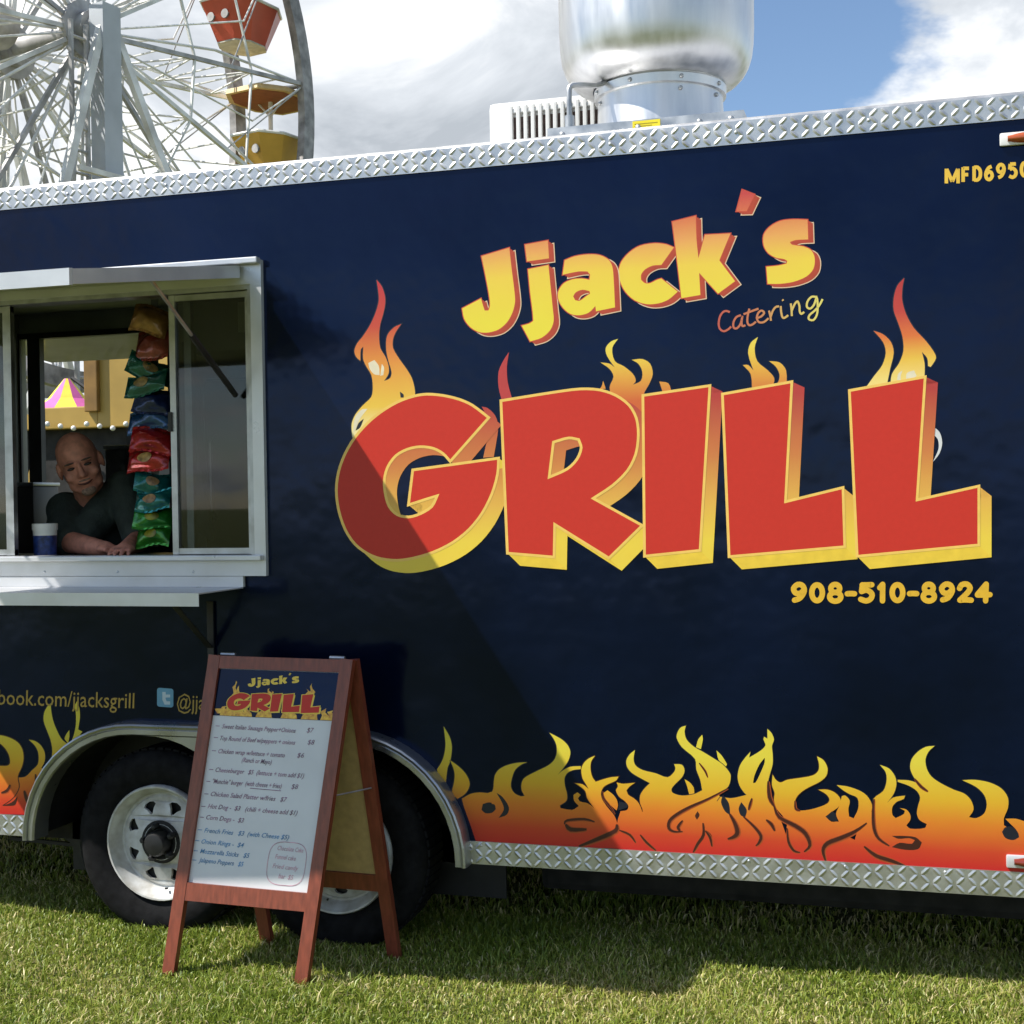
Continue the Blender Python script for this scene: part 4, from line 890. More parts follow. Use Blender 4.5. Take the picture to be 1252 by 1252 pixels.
# ------------------------------------------------------------------ ferris wheel
WSTEEL = mat('white_ride_steel', (0.84, 0.84, 0.82), 0.45, var=0.12, vscale=3, color2=(0.55, 0.54, 0.51))  # these three steel colours are lifted paler to stand in for haze
GSTEEL = mat('grey_ride_steel', (0.46, 0.45, 0.44), 0.5, 0.2, var=0.2, vscale=4)
RIMST = mat('rusty_grey_rim', (0.34, 0.325, 0.315), 0.5, 0.3, var=0.25, vscale=5)
def fwp(px, py, dist): return CAM+ray(px, py)*dist
HUB = fwp(103, 38, 18.5); ph = math.radians(30)
rr0 = Vector((math.cos(YAW), math.sin(YAW), 0)); ff0 = Vector((-math.sin(YAW), math.cos(YAW), 0))
ax = -math.cos(ph)*rr0+math.sin(ph)*ff0; ex = math.sin(ph)*rr0+math.cos(ph)*ff0; uz = Vector((0, 0, 1)); RW = 4.82; AXL = 1.50
FW = empty('ferris_wheel', (HUB.x, HUB.y, 0), 'tall white ferris wheel rising behind the trailer', 'ferris wheel')
def wp(side, r, th, off=0.0): return HUB+ax*(AXL*side+off)+ex*(r*math.cos(th))+uz*(r*math.sin(th))
for sd in (0, 1):
    g = G(); n = 96; h = 0.13; w = 0.07
    for k in range(n):
        a0, a1 = 2*math.pi*k/n, 2*math.pi*(k+1)/n
        q = lambda a: [wp(sd, RW-h, a, -w), wp(sd, RW+h, a, -w), wp(sd, RW+h, a, w), wp(sd, RW-h, a, w)]
        A_, B_ = q(a0), q(a1); g.add(A_+B_, [(0, 1, 5, 4), (1, 2, 6, 5), (2, 3, 7, 6), (3, 0, 4, 7)])
    g.build('rim_ring', RIMST, FW, smooth=40)
    g = G(); M3 = Matrix((ex, uz, ax)).transposed()
    for (r, o0, o1) in ((0.40, -0.06, 0.06), (0.24, -0.20, 0.20)):
        vs = []; nn = 28
        for oo in (o0, o1):
            for k in range(nn): vs.append(wp(sd, r, 2*math.pi*k/nn, oo))
        g.add(vs, [(k, (k+1) % nn, nn+(k+1) % nn, nn+k) for k in range(nn)]+[tuple(range(nn-1, -1, -1)), tuple(range(nn, 2*nn))])
    g.build('hub_flange', GSTEEL, FW, smooth=40)
G().tube([HUB-ax*0.45, HUB+ax*(AXL+0.45)], 0.16, 16).build('axle', GSTEEL, FW, smooth=40)
NS = 14
for k in range(NS):
    th = math.radians(6+k*360/NS)
    for sd in (0, 1):
        m_ = WSTEEL if (k+sd) % 3 else GSTEEL
        g = G().beam(wp(sd, 0.3, th), wp(sd, RW, th), 0.06, 0.06, up=ax)
        sp = g.build('spoke', m_, FW)
        g = G(); g.tube([wp(sd, 0.5, th+0.10), wp(sd, RW*0.55, th+0.075), wp(sd, RW, th)], 0.022, 6); g.build('truss_rod', WSTEEL, sp)
        G().tube([wp(sd, RW*0.62, th), wp(sd, RW, th+2*math.pi/NS)], 0.012, 5).build('stay_cable', GSTEEL, sp)
    if k % 2 == 0 or True:
        for q in range(6):
            r0_, r1_ = RW*(0.16+0.14*q), RW*(0.16+0.14*(q+1))
            g = G(); g.tube([wp(q % 2, r0_, th), wp(1-q % 2, r1_, th)], 0.017, 5); g.tube([wp(0, r1_, th), wp(1, r1_, th)], 0.015, 5); g.build('cross_brace', WSTEEL, FW)
        G().beam(wp(1, RW*0.45, th), wp(1, RW*0.45, th+2*math.pi/NS), 0.035, 0.035, up=ax).build('ring_brace', WSTEEL, FW)
        for sd in (0, 1): G().tube([wp(sd, 0.4, th+math.pi/NS), wp(sd, RW*0.72, th+math.pi/NS), wp(sd, RW, th+2*math.pi/NS)], 0.016, 5).build('tie_rod', WSTEEL, FW)
        G().beam(wp(0, RW*0.72, th), wp(0, RW*0.72, th+2*math.pi/NS), 0.03, 0.03, up=ax).build('ring_brace', WSTEEL, FW)
        G().tube([wp(0, RW, th), wp(1, RW, th)], 0.035, 8).build('gondola_shaft', GSTEEL, FW)
        a1 = th+math.pi/NS; G().beam(wp(0, RW*0.45, th), wp(0, RW*0.45, th+2*math.pi/NS), 0.035, 0.035, up=ax).build('ring_brace', WSTEEL, FW)
# towers either side, with ladder
for sd, off in ((0, -0.42), (1, 0.42)):
    top = HUB+ax*(AXL*sd+off)
    for k, (s_, wd) in enumerate(((-0.02, 0.32), (-3.3, 0.11), (3.3, 0.11))):
        foot = Vector((top.x, top.y, 0))+ex*s_*1.0+ax*off*(0.0 if k == 0 else 2.2)
        G().beam(top+ex*(-0.02 if k == 0 else 0)+uz*0.25, foot, wd, wd*0.8, up=ax).build('tower_leg', WSTEEL if k else mat('pale_tower_paint', (0.50, 0.53, 0.57), 0.42, var=0.08, vscale=2), FW)
    for z in (2.2, 4.2, 6.0):
        t = z/HUB.z
        G().beam(Vector((top.x, top.y, z))+ex*(-2.9*(1-t))+ax*off*2.2*(1-t), Vector((top.x, top.y, z))+ex*(2.9*(1-t))+ax*off*2.2*(1-t), 0.07, 0.07).build('tower_brace', WSTEEL, FW)
ltop = HUB-ax*0.42; LD = None
g = G()
for d in (-0.62, -0.36): g.beam(ltop+ex*d-uz*0.1, Vector((ltop.x, ltop.y, 0))+ex*d, 0.05, 0.05)
LD = g.build('ladder', GSTEEL, FW)
for z in np.arange(0.6, HUB.z-0.2, 0.30): G().tube([Vector((ltop.x, ltop.y, z))+ex*-0.62, Vector((ltop.x, ltop.y, z))+ex*-0.36], 0.022, 6).build('rung', GSTEEL, LD)
# lattice mast and zigzag work on the far side of the hub
for j, (da, db) in enumerate(((0.9, 0.3), (1.7, 0.9), (2.5, 1.6))):
    c0 = HUB+ax*(AXL+0.6)-ex*da; pts = []
    for z in np.arange(5.6, HUB.z+1.0, 0.55): pts.append(Vector((c0.x, c0.y, z))+ex*(0.22 if len(pts) % 2 else -0.22))
    G().tube(pts, 0.035, 5).build('lattice_strut', WSTEEL, FW)
    for s_ in (-0.22, 0.22): G().tube([Vector((c0.x, c0.y, 5.6))+ex*s_, Vector((c0.x, c0.y, HUB.z+0.6))+ex*s_], 0.035, 6).build('lattice_post', WSTEEL, FW)
cc_ = HUB+ax*(AXL+0.6); G().beam(Vector((cc_.x, cc_.y, 5.55))-ex*3.0, Vector((cc_.x, cc_.y, 5.55))+ex*1.2, 0.12, 0.12).build('cross_beam', WSTEEL, FW)
c0 = HUB+ax*(AXL*0.55)-ex*0.1
G().tube([c0-ax*0.1-ex*1.7+uz*0.02, c0-ex*0.55], 0.30, 14).build('drive_housing', GSTEEL, FW, smooth=40)
# gondolas hang from the rim
def gondola(th, tub_m, roof_m, label):
    c = (wp(0, RW, th)+wp(1, RW, th))/2
    o = empty('gondola', (c.x, c.y, c.z-1.45), label, 'gondola', 'ferris wheel gondolas')
    def P(a, e, z): return c+ax*a+ex*e+uz*z
    def prism_(g, ring0, z0, ring1, z1, cap0=True, cap1=True):
        n = len(ring0); g.add([P(a, e, z0) for a, e in ring0]+[P(a, e, z1) for a, e in ring1],
              [(k, (k+1) % n, n+(k+1) % n, n+k) for k in range(n)]+([tuple(range(n-1, -1, -1))] if cap0 else [])+([tuple(range(n, 2*n))] if cap1 else []))
    hexr = lambda a, e: [(-a*.55, -e), (a*.55, -e), (a, -e*.45), (a, e*.45), (a*.55, e), (-a*.55, e), (-a, e*.45), (-a, -e*.45)]
    g = G(); prism_(g, hexr(0.34, 0.40), -1.45, hexr(0.52, 0.66), -0.86, True, False); prism_(g, hexr(0.50, 0.63), -0.87, hexr(0.50, 0.63), -0.88); t = g.build('tub', tub_m, o)
    g = G(); prism_(g, hexr(0.335, 0.395), -1.475, hexr(0.335, 0.395), -1.452); g.build('floor_pan', mat('pale_floor_pan', (0.52, 0.50, 0.42), 0.5), t)
    g = G(); r_ = [P(a, e, -0.84) for a, e in hexr(0.525, 0.665)]; g.tube(r_+[r_[0]], 0.028, 6); g.build('rim_rail', WSTEEL, t)
    for s_ in (-1, 1):
        g = G(); c_ = P(0.15*s_, 0, -1.12)
        vs = []
        for k in range(14): a = 2*math.pi*k/14; vs.append(P(0.15*s_+0.0+0.075*math.cos(a), -0.56, -1.10+0.075*math.sin(a)))
        g.add(vs, [tuple(range(14))]); g.add([v-ex*0.03 for v in vs], [tuple(range(14))])
        g.build('round_lamp', GSTEEL, t)
    g = G(); g.tube([P(0, 0, -1.45), P(0, 0, -0.02)], 0.04, 8); g.build('post', WSTEEL, o)
    g = G()
    for s_ in (-1, 1): g.tube([P(0, 0, -0.42), P(0.28*s_, 0, -0.14)], 0.018, 6)
    g.build('post_brace', WSTEEL, o)
    g = G(); prism_(g, hexr(0.62, 0.74), -0.16, hexr(0.60, 0.72), -0.08); prism_(g, hexr(0.60, 0.72), -0.079, hexr(0.12, 0.14), 0.10); cn = g.build('canopy', roof_m[0], o)
    g = G(); prism_(g, hexr(0.54, 0.66), -0.166, hexr(0.54, 0.66), -0.161); g.build('canopy_lining', roof_m[1], cn)
    G().bbox(c.x-0.16, c.x+0.16, c.y-0.16, c.y+0.16, c.z-1.20, c.z-0.80, 0.03).build('seat', tub_m, o)
YEL = mat('ochre_gondola_paint', (0.62, 0.36, 0.06), 0.4, var=0.07, vscale=3); REDG = mat('red_gondola_paint', (0.56, 0.095, 0.055), 0.35, var=0.07, vscale=3)
TAN = mat('tan_canopy', (0.72, 0.52, 0.24), 0.5, var=0.06); LIN = mat('russet_lining', (0.30, 0.09, 0.04), 0.6, var=0.1)
gondola(math.radians(6), YEL, (TAN, LIN), 'yellow ferris wheel gondola with open canopy just above the trailer roof')
gondola(math.radians(6+360/14), REDG, (REDG, LIN), 'red ferris wheel gondola cut off by the top of the picture')

# ------------------------------------------------------------------ menu board (A-frame)
TL, TRt = Vector((-2.292, -0.210, 1.046)), Vector((-1.750, -0.235, 1.042))
FL, FR = Vector((-2.392, -0.385, 0.0)), Vector((-1.858, -0.412, 0.0)); BL, BR = Vector((-2.205, -0.035, 0.0)), Vector((-1.672, -0.06, 0.0))
BRN = mat('red_brown_stained_wood', (0.21, 0.048, 0.024), 0.42, var=0.14, vscale=18, stretch=(5, 5, 0.6), bump=0.1, bscale=40, coat=0.15)
MB = empty('menu_board', ((TL.x+TRt.x)/2, -0.24, 0), 'red-brown wooden A-frame menu board standing on the grass', 'menu board')
nf = (TRt-TL).cross(FL-TL).normalized()
if nf.y > 0: nf = -nf
def board(u, v, d=0.0):           # u 0..1 across, v 0..1 from the top hinge down to the feet, d metres out of the face
    return TL.lerp(TRt, u).lerp(FL.lerp(FR, u), v)+nf*d
def stile(p, q, nrm, name, inset): 
    g = G(); g.beam(p+inset, q+inset, 0.044, 0.024, up=nrm); return g.build(name, BRN, MB)
uw = (TRt-TL).normalized()
stile(TL, FL, nf, 'leg', uw*0.022); stile(TRt, FR, nf, 'leg', -uw*0.022)
wdt = (TRt-TL).length
def rail(v0, v1, name, d0=0.0125, a=0.0445):
    ua, ub = a/wdt, 1-a/wdt; g = G()
    P_ = [board(ua, v0, d0-0.002), board(ub, v0, d0-0.002), board(ub, v1, d0-0.002), board(ua, v1, d0-0.002)]; Q_ = [p-nf*0.021 for p in P_]
    g.add(P_+Q_, [(3, 2, 1, 0), (4, 5, 6, 7), (0, 1, 5, 4), (1, 2, 6, 5), (2, 3, 7, 6), (3, 0, 4, 7)]); return g.build(name, BRN, MB)
rail(0.002, 0.042, 'top_rail'); rail(0.715, 0.770, 'bottom_rail')
ua, ub = 0.0447/wdt, 1-0.0447/wdt; V0, VH, V1 = 0.0425, 0.192, 0.7148
def sheet(v0, v1, d, th, name, m, parent):
    g = G(); P_ = [board(ua, v0, d), board(ub, v0, d), board(ub, v1, d), board(ua, v1, d)]; Q_ = [p-nf*th for p in P_]
    g.add(P_+Q_, [(3, 2, 1, 0), (4, 5, 6, 7), (0, 1, 5, 4), (1, 2, 6, 5), (2, 3, 7, 6), (3, 0, 4, 7)]); return g.build(name, m, parent)
WB = sheet(V0, V1, 0.0, 0.006, 'whiteboard', mat('whiteboard_gloss', (0.64, 0.65, 0.66), 0.30, var=0.03, vscale=6), MB)
HD = sheet(V0+0.001, VH, 0.0016, 0.0012, 'printed_header', NAVY, MB)
# back leaf
nb = (BR-BL).cross(TL-BL).normalized()
if nb.y < 0: nb = -nb
stile(TL-nf*0.03, BL, nb, 'leg', uw*0.022); stile(TRt-nf*0.03, BR, nb, 'leg', -uw*0.022)
def back_(u, v, d=0.0): return (TL-nf*0.03).lerp(TRt-nf*0.03, u).lerp(BL.lerp(BR, u), v)+nb*d
for (v0, v1, nm, d, th, mm) in ((0.01, 0.05, 'top_rail', 0.01, 0.02, BRN), (0.715, 0.77, 'bottom_rail', 0.01, 0.02, BRN), (0.0505, 0.7145, 'back_panel', 0.004, 0.006, mat('hardboard', (0.46, 0.32, 0.13), 0.6, var=0.08, vscale=30))):
    g = G(); P_ = [back_(ua, v0, d), back_(ub, v0, d), back_(ub, v1, d), back_(ua, v1, d)]; Q_ = [p-nb*th for p in P_]
    g.add(P_+Q_, [(0, 1, 2, 3), (7, 6, 5, 4), (4, 5, 1, 0), (5, 6, 2, 1), (6, 7, 3, 2), (7, 4, 0, 3)]); g.build(nm, mm, MB)
g = G(); g.tube([board(0.985, 0.42, -0.02), back_(0.985, 0.42, -0.0)], 0.003, 5); g.build('spreader_chain', GALV, MB)
for u in (0.12, 0.88): G().tube([board(u-0.05, 0.0, -0.008)+uz*0.004, board(u+0.05, 0.0, -0.008)+uz*0.004], 0.007, 8).build('hinge', GALV, MB)
# header print: the same name, word and flames as on the trailer
def hmap(x, y, l):
    # trailer sheet units -> header u, v
    u = 0.17+(x-410)/(1215-410)*0.66; v = V0+0.016+(y-268)/(700-268)*(VH-V0-0.030)
    return board(u, v, 0.0019+0.00010*l)
def hmapf(x, y, l):
    u = ua+(x-560)/(1252-560)*(ub-ua); v = VH-0.006-(1060-y)/(1060-890)*0.040+0.005
    return board(u, min(v, VH-0.001), 0.0018+0.00008*l)
g = G()
g.mi = 2
for i, p in enumerate((base_l+[(582, 1034), (715, 1040)]+base_m,)): fill(g, [p], 0.2, hmapf)
for i, (ox, sc_) in enumerate(((740, 1), (860, -1), (1000, 1), (1120, -1), (1225, 1), (650, -1))):
    for q in range(2):
        fill(g, [[(ox+sc_*(-45+q*38), 1060), (ox+sc_*(-38+q*38), 1000), (ox+sc_*(-50+q*38), 950), (ox+sc_*(-20+q*38), 905+22*q), (ox+sc_*(-22+q*38), 960), (ox+sc_*(5+q*38), 1010), (ox+sc_*(12+q*38), 1060)]], 0.4+0.25*i+0.12*q, hmapf)
for pts, i in ((Zf([(220, 65), (275, 170), (245, 360), (245, 520), (300, 690), (330, 520), (385, 360), (420, 660), (475, 800), (400, 900), (60, 1115), (185, 845), (130, 590), (90, 490), (215, 280)]), 0), (Zr([(490, 45), (478, 170), (545, 330), (670, 500), (605, 590), (600, 660), (270, 670), (385, 470), (315, 345), (430, 470), (485, 460), (430, 230)]), 1), (Zm([(487, 45), (475, 130), (555, 205), (580, 170), (540, 125), (620, 180), (585, 260), (600, 420), (480, 420), (455, 230), (440, 80)]), 2)):
    fill(g, [pts], 2.0+0.2*i, hmap)
for i, lp in enumerate(([LET_G], [LET_R, LET_RH], [LET_I], [LET_L1], [LET_L2])):
    g.mi = 1; fill(g, [[(x+14, y+14) for x, y in l] for l in lp], 3.0+0.2*i, hmap)
    for l in lp: stroke(g, l, 14, 4.2+0.2*i, True, hmap)
    g.mi = 0; fill(g, lp, 5.6+0.2*i, hmap)
g.mi = 1
for i, lp in enumerate(NAME):
    fl = [l for l in lp if l != 'split']
    if 'split' in lp: fill(g, [fl[0]], 3+0.1*i, hmap); fill(g, [fl[1]], 3.05+0.1*i, hmap)
    else: fill(g, fl, 3+0.1*i, hmap)
g.build('header_logo', [RED, YELLOW, mat('flame_header_ink', (0.72, 0.46, 0.05), 0.4, var=0.3, vscale=90, color2=(0.55, 0.22, 0.03))], HD)
# handwriting
def bmap(x, y, l): return board(ua+(ub-ua)*x, VH+(V1-VH)*y, 0.0009+0.0001*l)
MAR = mat('maroon_marker', (0.30, 0.16, 0.25), 0.5, var=0.3, vscale=40); BLU = mat('blue_marker', (0.08, 0.26, 0.50), 0.5, var=0.25, vscale=40); PNK = mat('pink_marker', (0.58, 0.30, 0.38), 0.5, var=0.25, vscale=40)
LINES = [('Sweet Italian Sausage Pepper+Onions', 0.09, 0.71, 0.075, '$7', 0.80), ('Top Round of Beef w/peppers + onions', 0.09, 0.72, 0.145, '$8', 0.82), ('Chicken wrap w/lettuce + tomato', 0.09, 0.65, 0.225, '$6', 0.75), ('(Ranch or Mayo)', 0.30, 0.55, 0.272, '', 0),
         ('Cheeseburger   $5  (lettuce + tom add $1)', 0.09, 0.83, 0.338, '', 0), ('"Munchie" burger  (with cheese + fries)', 0.08, 0.66, 0.41, '$8', 0.74), ('Chicken Salad Platter w/fries   $7', 0.08, 0.72, 0.485, '', 0), ('Hot Dog -  $3   (chili + cheese add $1)', 0.07, 0.82, 0.56, '', 0), ('Corn Dogs -  $3', 0.07, 0.39, 0.625, '', 0),
         ('French Fries   $3  (with Cheese $5)', 0.07, 0.78, 0.70, '', 0), ('Onion Rings -  $4', 0.06, 0.42, 0.765, '', 0), ('Mozzarella Sticks   $5', 0.06, 0.48, 0.825, '', 0), ('Jalapeno Poppers   $5', 0.06, 0.44, 0.88, '', 0)]
for i, (s, x0, x1, y, pr_, px_) in enumerate(LINES):
    g = G(); m_ = MAR if i < 9 else BLU
    put_text(g, s, (x0, y), (x1, y+0.004), 0.027, 1, bold=0.007, shear=0.3, mapf=bmap, jitter=0.10)
    if pr_: put_text(g, pr_, (px_, y), (px_+0.055, y), 0.028, 1, bold=0.0, shear=0.2, mapf=bmap)
    if i != 3: stroke(g, [(x0-0.055, y-0.012), (x0-0.02, y-0.012)], 0.004, 1, mapf=bmap)
    if i == 5: stroke(g, [(0.40, y+0.012), (0.66, y+0.016)], 0.004, 2, mapf=bmap)
    g.build('handwritten_line', m_, WB, stuff=True)
g = G()
for s, x0, x1, y in (('Chocolate Cake', 0.70, 0.91, 0.77), ('Funnel cake', 0.69, 0.86, 0.82), ('Fried candy', 0.68, 0.89, 0.875), ('bar  $5', 0.74, 0.86, 0.93)):
    put_text(g, s, (x0, y), (x1, y+0.004), 0.026, 1, bold=0.0, shear=0.25, mapf=bmap)
el = []
for k in range(30):
    a = 2*math.pi*k/30; el.append((0.79+0.155*abs(math.cos(a))**0.6*math.copysign(1, math.cos(a)), 0.845+0.125*abs(math.sin(a))**0.6*math.copysign(1, math.sin(a))))
stroke(g, el, 0.004, 2, True, bmap)
g.build('handwritten_note', PNK, WB)

# ------------------------------------------------------------------ inside the trailer
pa, pb = PX(246, 462, 1.25), PX(312, 462, 1.25)
FRG = empty('refrigerator', ((pa.x+pb.x)/2+0.15, 1.6, 0.43), 'dark grey upright refrigerator behind the closed window pane', 'refrigerator')
GREYM = mat('dark_grey_enamel', (0.085, 0.082, 0.080), 0.4, var=0.12, vscale=4)
fx0, fx1 = pa.x, pa.x+0.72
G().bbox(fx0, fx1, 1.29, 1.95, 0.432, pa.z, 0.012).build('cabinet', GREYM, FRG, smooth=40)
DR = G().bbox(fx0+0.01, fx1-0.01, 1.25, 1.288, 0.50, pa.z-0.015, 0.01).build('door', GREYM, FRG, smooth=40)
G().tube([(fx0+0.06, 1.249, 1.5), (fx0+0.06, 1.215, 1.53), (fx0+0.06, 1.215, 1.85), (fx0+0.06, 1.249, 1.88)], 0.009, 8).build('handle', STEEL, DR, smooth=40)
HOOD = empty('stainless_hood', (-2.9, 1.7, 2.2), 'pale steel hood panel above the refrigerator', 'hood')
g = G(); g.add([(-3.75+0.55, 1.30, 2.62), (-2.2, 1.30, 2.62), (-2.2, 1.30, 2.28), (-3.2, 1.30, 2.28), (-3.2, 2.0, 2.62), (-2.2, 2.0, 2.62), (-2.2, 2.0, 2.22), (-3.2, 2.0, 2.22)], [(0, 3, 2, 1), (4, 5, 6, 7), (0, 4, 7, 3), (1, 2, 6, 5), (3, 7, 6, 2)])
g.build('canopy', STEEL, HOOD); G().box(-2.95, -2.62, 1.294, 1.2985, 2.36, 2.50).build('notice', WHITEM, HOOD)
# tall white board leaning in the middle
pb0 = PX(216, 400, 0.9); pb1 = PX(258, 655, 0.9)
g = G(); a, b = PX(222, 418, 0.8), PX(236, 418, 0.95); c, d = PX(259, 662, 0.95), PX(224, 640, 0.8)
TB = G(); TB.add([a, b, c, d]+[p+Vector((0, 0.02, 0)) for p in (a, b, c, d)], [(0, 1, 2, 3), (7, 6, 5, 4), (0, 4, 5, 1), (1, 5, 6, 2), (2, 6, 7, 3), (3, 7, 4, 0)])
tag(TB.build('leaning_board', mat('pale_plastic', (0.32, 0.33, 0.34), 0.45, var=0.08)), 'pale grey board standing upright behind the closed window pane', 'board')

# tub on the counter
p0, p1 = PX(43, 678, 0.13), PX(68, 678, 0.13); cx = (p0.x+p1.x)/2; rad = (p1.x-p0.x)/2; zb = 1.3725
TUB = empty('plastic_tub', (cx, 0.13, zb), 'small white and blue plastic tub standing on the counter beside the man', 'tub')
hh = PX(55, 640, 0.13).z-zb
G().lathe([(0.001, 0.0), (rad*.92, 0.0), (rad*.97, hh*.62), (rad*.97, hh*.64)], (cx, 0.13, zb), 'z', 28).build('label_band', mat('blue_label', (0.02, 0.05, 0.22), 0.4, var=0.3, vscale=60), TUB, smooth=50)
G().lathe([(rad*.965, hh*.64), (rad*.98, hh*.82)], (cx, 0.13, zb), 'z', 28).build('body', WHITEM, TUB, smooth=50)
G().lathe([(rad*1.04, hh*.80), (rad*1.05, hh*.99), (rad*0.98, hh*1.0), (rad*0.9, hh*.97), (0.001, hh*.97)], (cx, 0.13, zb), 'z', 28).build('lid', WHITEM, TUB, smooth=40)

# strip of snack bags
BAGS = [  # px centre, width px, height px, yaw, roll, colour, patch, label
 (184, 392, 42, 34, 0.1, 0.10, (0.42, 0.22, 0.09), None, 'tan foil snack bag, topmost of the hanging strip'),
 (187, 422, 48, 38, -0.2, -0.08, (0.24, 0.035, 0.03), None, 'dark red foil snack bag under the tan one'),
 (183, 452, 52, 28, 0.25, 0.18, (0.01, 0.13, 0.11), (0.35, 0.24, 0.10), 'upper of the two dark teal snack bags under the red one'),
 (178, 470, 56, 26, -0.2, -0.05, (0.008, 0.11, 0.10), (0.35, 0.24, 0.10), 'lower of the two dark teal snack bags, flaring to the left'),
 (188, 492, 44, 30, 0.15, 0.12, (0.018, 0.035, 0.14), None, 'navy snack bag above the bright blue one'),
 (182, 513, 54, 28, -0.15, -0.06, (0.02, 0.08, 0.24), None, 'bright blue snack bag with silver crimp'),
 (187, 539, 50, 30, 0.1, 0.05, (0.38, 0.012, 0.016), None, 'upper of the two scarlet snack bags below the blue one'),
 (182, 562, 56, 28, -0.15, -0.07, (0.42, 0.014, 0.018), (0.5, 0.3, 0.1), 'lower of the two scarlet snack bags beside the shoulder'),
 (187, 591, 42, 26, 0.2, 0.06, (0.006, 0.16, 0.16), (0.38, 0.22, 0.10), 'upper of the two light teal snack bags'),
 (187, 612, 44, 24, -0.1, -0.03, (0.006, 0.17, 0.17), (0.38, 0.22, 0.10), 'lower of the two light teal snack bags'),
 (187, 634, 44, 24, 0.1, 0.05, (0.025, 0.24, 0.03), (0.28, 0.28, 0.02), 'upper of the two green snack bags at the foot of the strip'),
 (188, 655, 42, 26, -0.1, -0.02, (0.03, 0.22, 0.02), (0.30, 0.28, 0.02), 'lowest green snack bag just above the counter')]
def snack_bag(cx_, cy_, wpx, hpx, yaw, roll, colr, patch, label, i):
    yb = 0.13+0.03*((i*7) % 3)/2
    c = PX(cx_, cy_, yb); s = 1650/(4.36+yb)/1.04*0.955; w = wpx/s*1.10; h = hpx/s*1.18
    o = empty('snack_bag', (c.x, c.y, c.z-h/2), label, 'snack bag', 'snack bags hanging in the window')
    Mx = Matrix.Rotation(yaw*1.6+0.2, 3, 'Z') @ Matrix.Rotation(roll*2.0, 3, 'Y') @ Matrix.Rotation(-0.42, 3, 'X')
    m = mat('foil_%d' % i, colr, 0.20, 0.35, var=0.2, vscale=30, bump=0.5, bscale=38, bdist=0.006, coat=0.4)
    rng = random.Random(i); g = G(); nu, nv = 14, 12
    def P(u, v, side):
        x = (u-0.5)*w; z = (v-0.5)*h; e = max(0, math.sin(math.pi*min(max((v-0.1)/0.8, 0), 1)))**0.6*max(0, math.sin(math.pi*u))**0.5
        th = 0.030*e; wr = 0.006*math.sin(9*u+i)*math.sin(7*v+2*i)*e+0.0022*math.sin(40*u)*(1 if v < 0.1 or v > 0.9 else 0)
        x *= 1-0.10*e
        return c+Mx @ Vector((x, -side*th+wr, z+0.008*math.sin(5*u+i)*(1 if v < 0.2 or v > 0.8 else 0.3)))
    for side in (1, -1):
        vs = [P(u/nu, v/nv, side) for v in range(nv+1) for u in range(nu+1)]
        g.add(vs, [(v*(nu+1)+u, v*(nu+1)+u+1, (v+1)*(nu+1)+u+1, (v+1)*(nu+1)+u)[::side] for v in range(nv) for u in range(nu)])
    b = g.build('pouch', m, o, smooth=80)
    for v0, v1 in ((0.0, 0.10), (0.90, 1.0)):
        g = G(); k = 12
        g.add([P(u/k, v, 1)+Vector((0, -0.0012, 0)) for v in (v0, v1) for u in range(k+1)], [(u, u+1, k+2+u, k+1+u) for u in range(k)]); g.build('crimp', mat('foil_crimp_%d' % i, tuple(min(1, cc*1.6+0.03) for cc in colr), 0.18, 0.6, var=0.2, vscale=60), b)
    if patch:
        g = G(); k = 18; cv = [P(0.5, 0.5, 1)+Vector((0, -0.003, 0))]
        for q in range(k): a = 2*math.pi*q/k; cv.append(P(0.5+0.20*math.cos(a), 0.5+0.20*math.sin(a), 1)+Vector((0, -0.003, 0)))
        g.add(cv, [(0, 1+q, 1+(q+1) % k) for q in range(k)]); g.build('printed_patch', mat('patch_%d' % i, patch, 0.35, var=0.3, vscale=50), b, smooth=80)
for i, bgd in enumerate(BAGS): snack_bag(*bgd, i)
pt, pbm = PX(189, 366, 0.19), PX(190, 668, 0.19)
tag(G().beam(pt, pbm, 0.03, 0.003, up=(0, 1, 0)).build('clip_strip', mat('grey_plastic', (0.14, 0.15, 0.17), 0.4)), 'grey clip strip that the snack bags hang from', 'clip strip')

# ------------------------------------------------------------------ the man leaning on the counter
def remeshed(g, name, m, parent, vox, it=4, fac=0.5):
    me = bpy.data.meshes.new('tmp'); me.from_pydata(g.v, [], g.f); me.update()
    o = bpy.data.objects.new('tmp', me); COL.objects.link(o)
    r = o.modifiers.new('r', 'REMESH'); r.mode = 'VOXEL'; r.voxel_size = vox; r.use_smooth_shade = True
    s = o.modifiers.new('s', 'SMOOTH'); s.iterations = it; s.factor = fac
    dg = bpy.context.evaluated_depsgraph_get(); m2 = bpy.data.meshes.new_from_object(o.evaluated_get(dg))
    bpy.data.objects.remove(o); bpy.data.meshes.remove(me)
    o0 = ORG[parent]
    for v in m2.vertices: v.co -= o0
    m2.materials.clear(); m2.materials.append(m); m2.polygons.foreach_set('use_smooth', [True]*len(m2.polygons))
    ob = bpy.data.objects.new(name, m2); link(ob, parent); ORG[ob] = o0.copy(); return ob
HC = PX(97, 566, 0.36)
MAN = empty('person', (-3.22, 0.85, 0.43), 'bald man in a dark open-necked shirt leaning on the counter of the serving window', 'person')
SKIN = mat('ruddy_skin', (0.66, 0.28, 0.205), 0.60, var=0.14, vscale=34, bump=0.25, bscale=90, bdist=0.003)
SHIRT = mat('dark_green_shirt', (0.040, 0.055, 0.050), 0.8, var=0.2, vscale=14, bump=0.8, bscale=13, bdist=0.02)
JEAN = mat('dark_trousers', (0.02, 0.022, 0.03), 0.85, var=0.2)
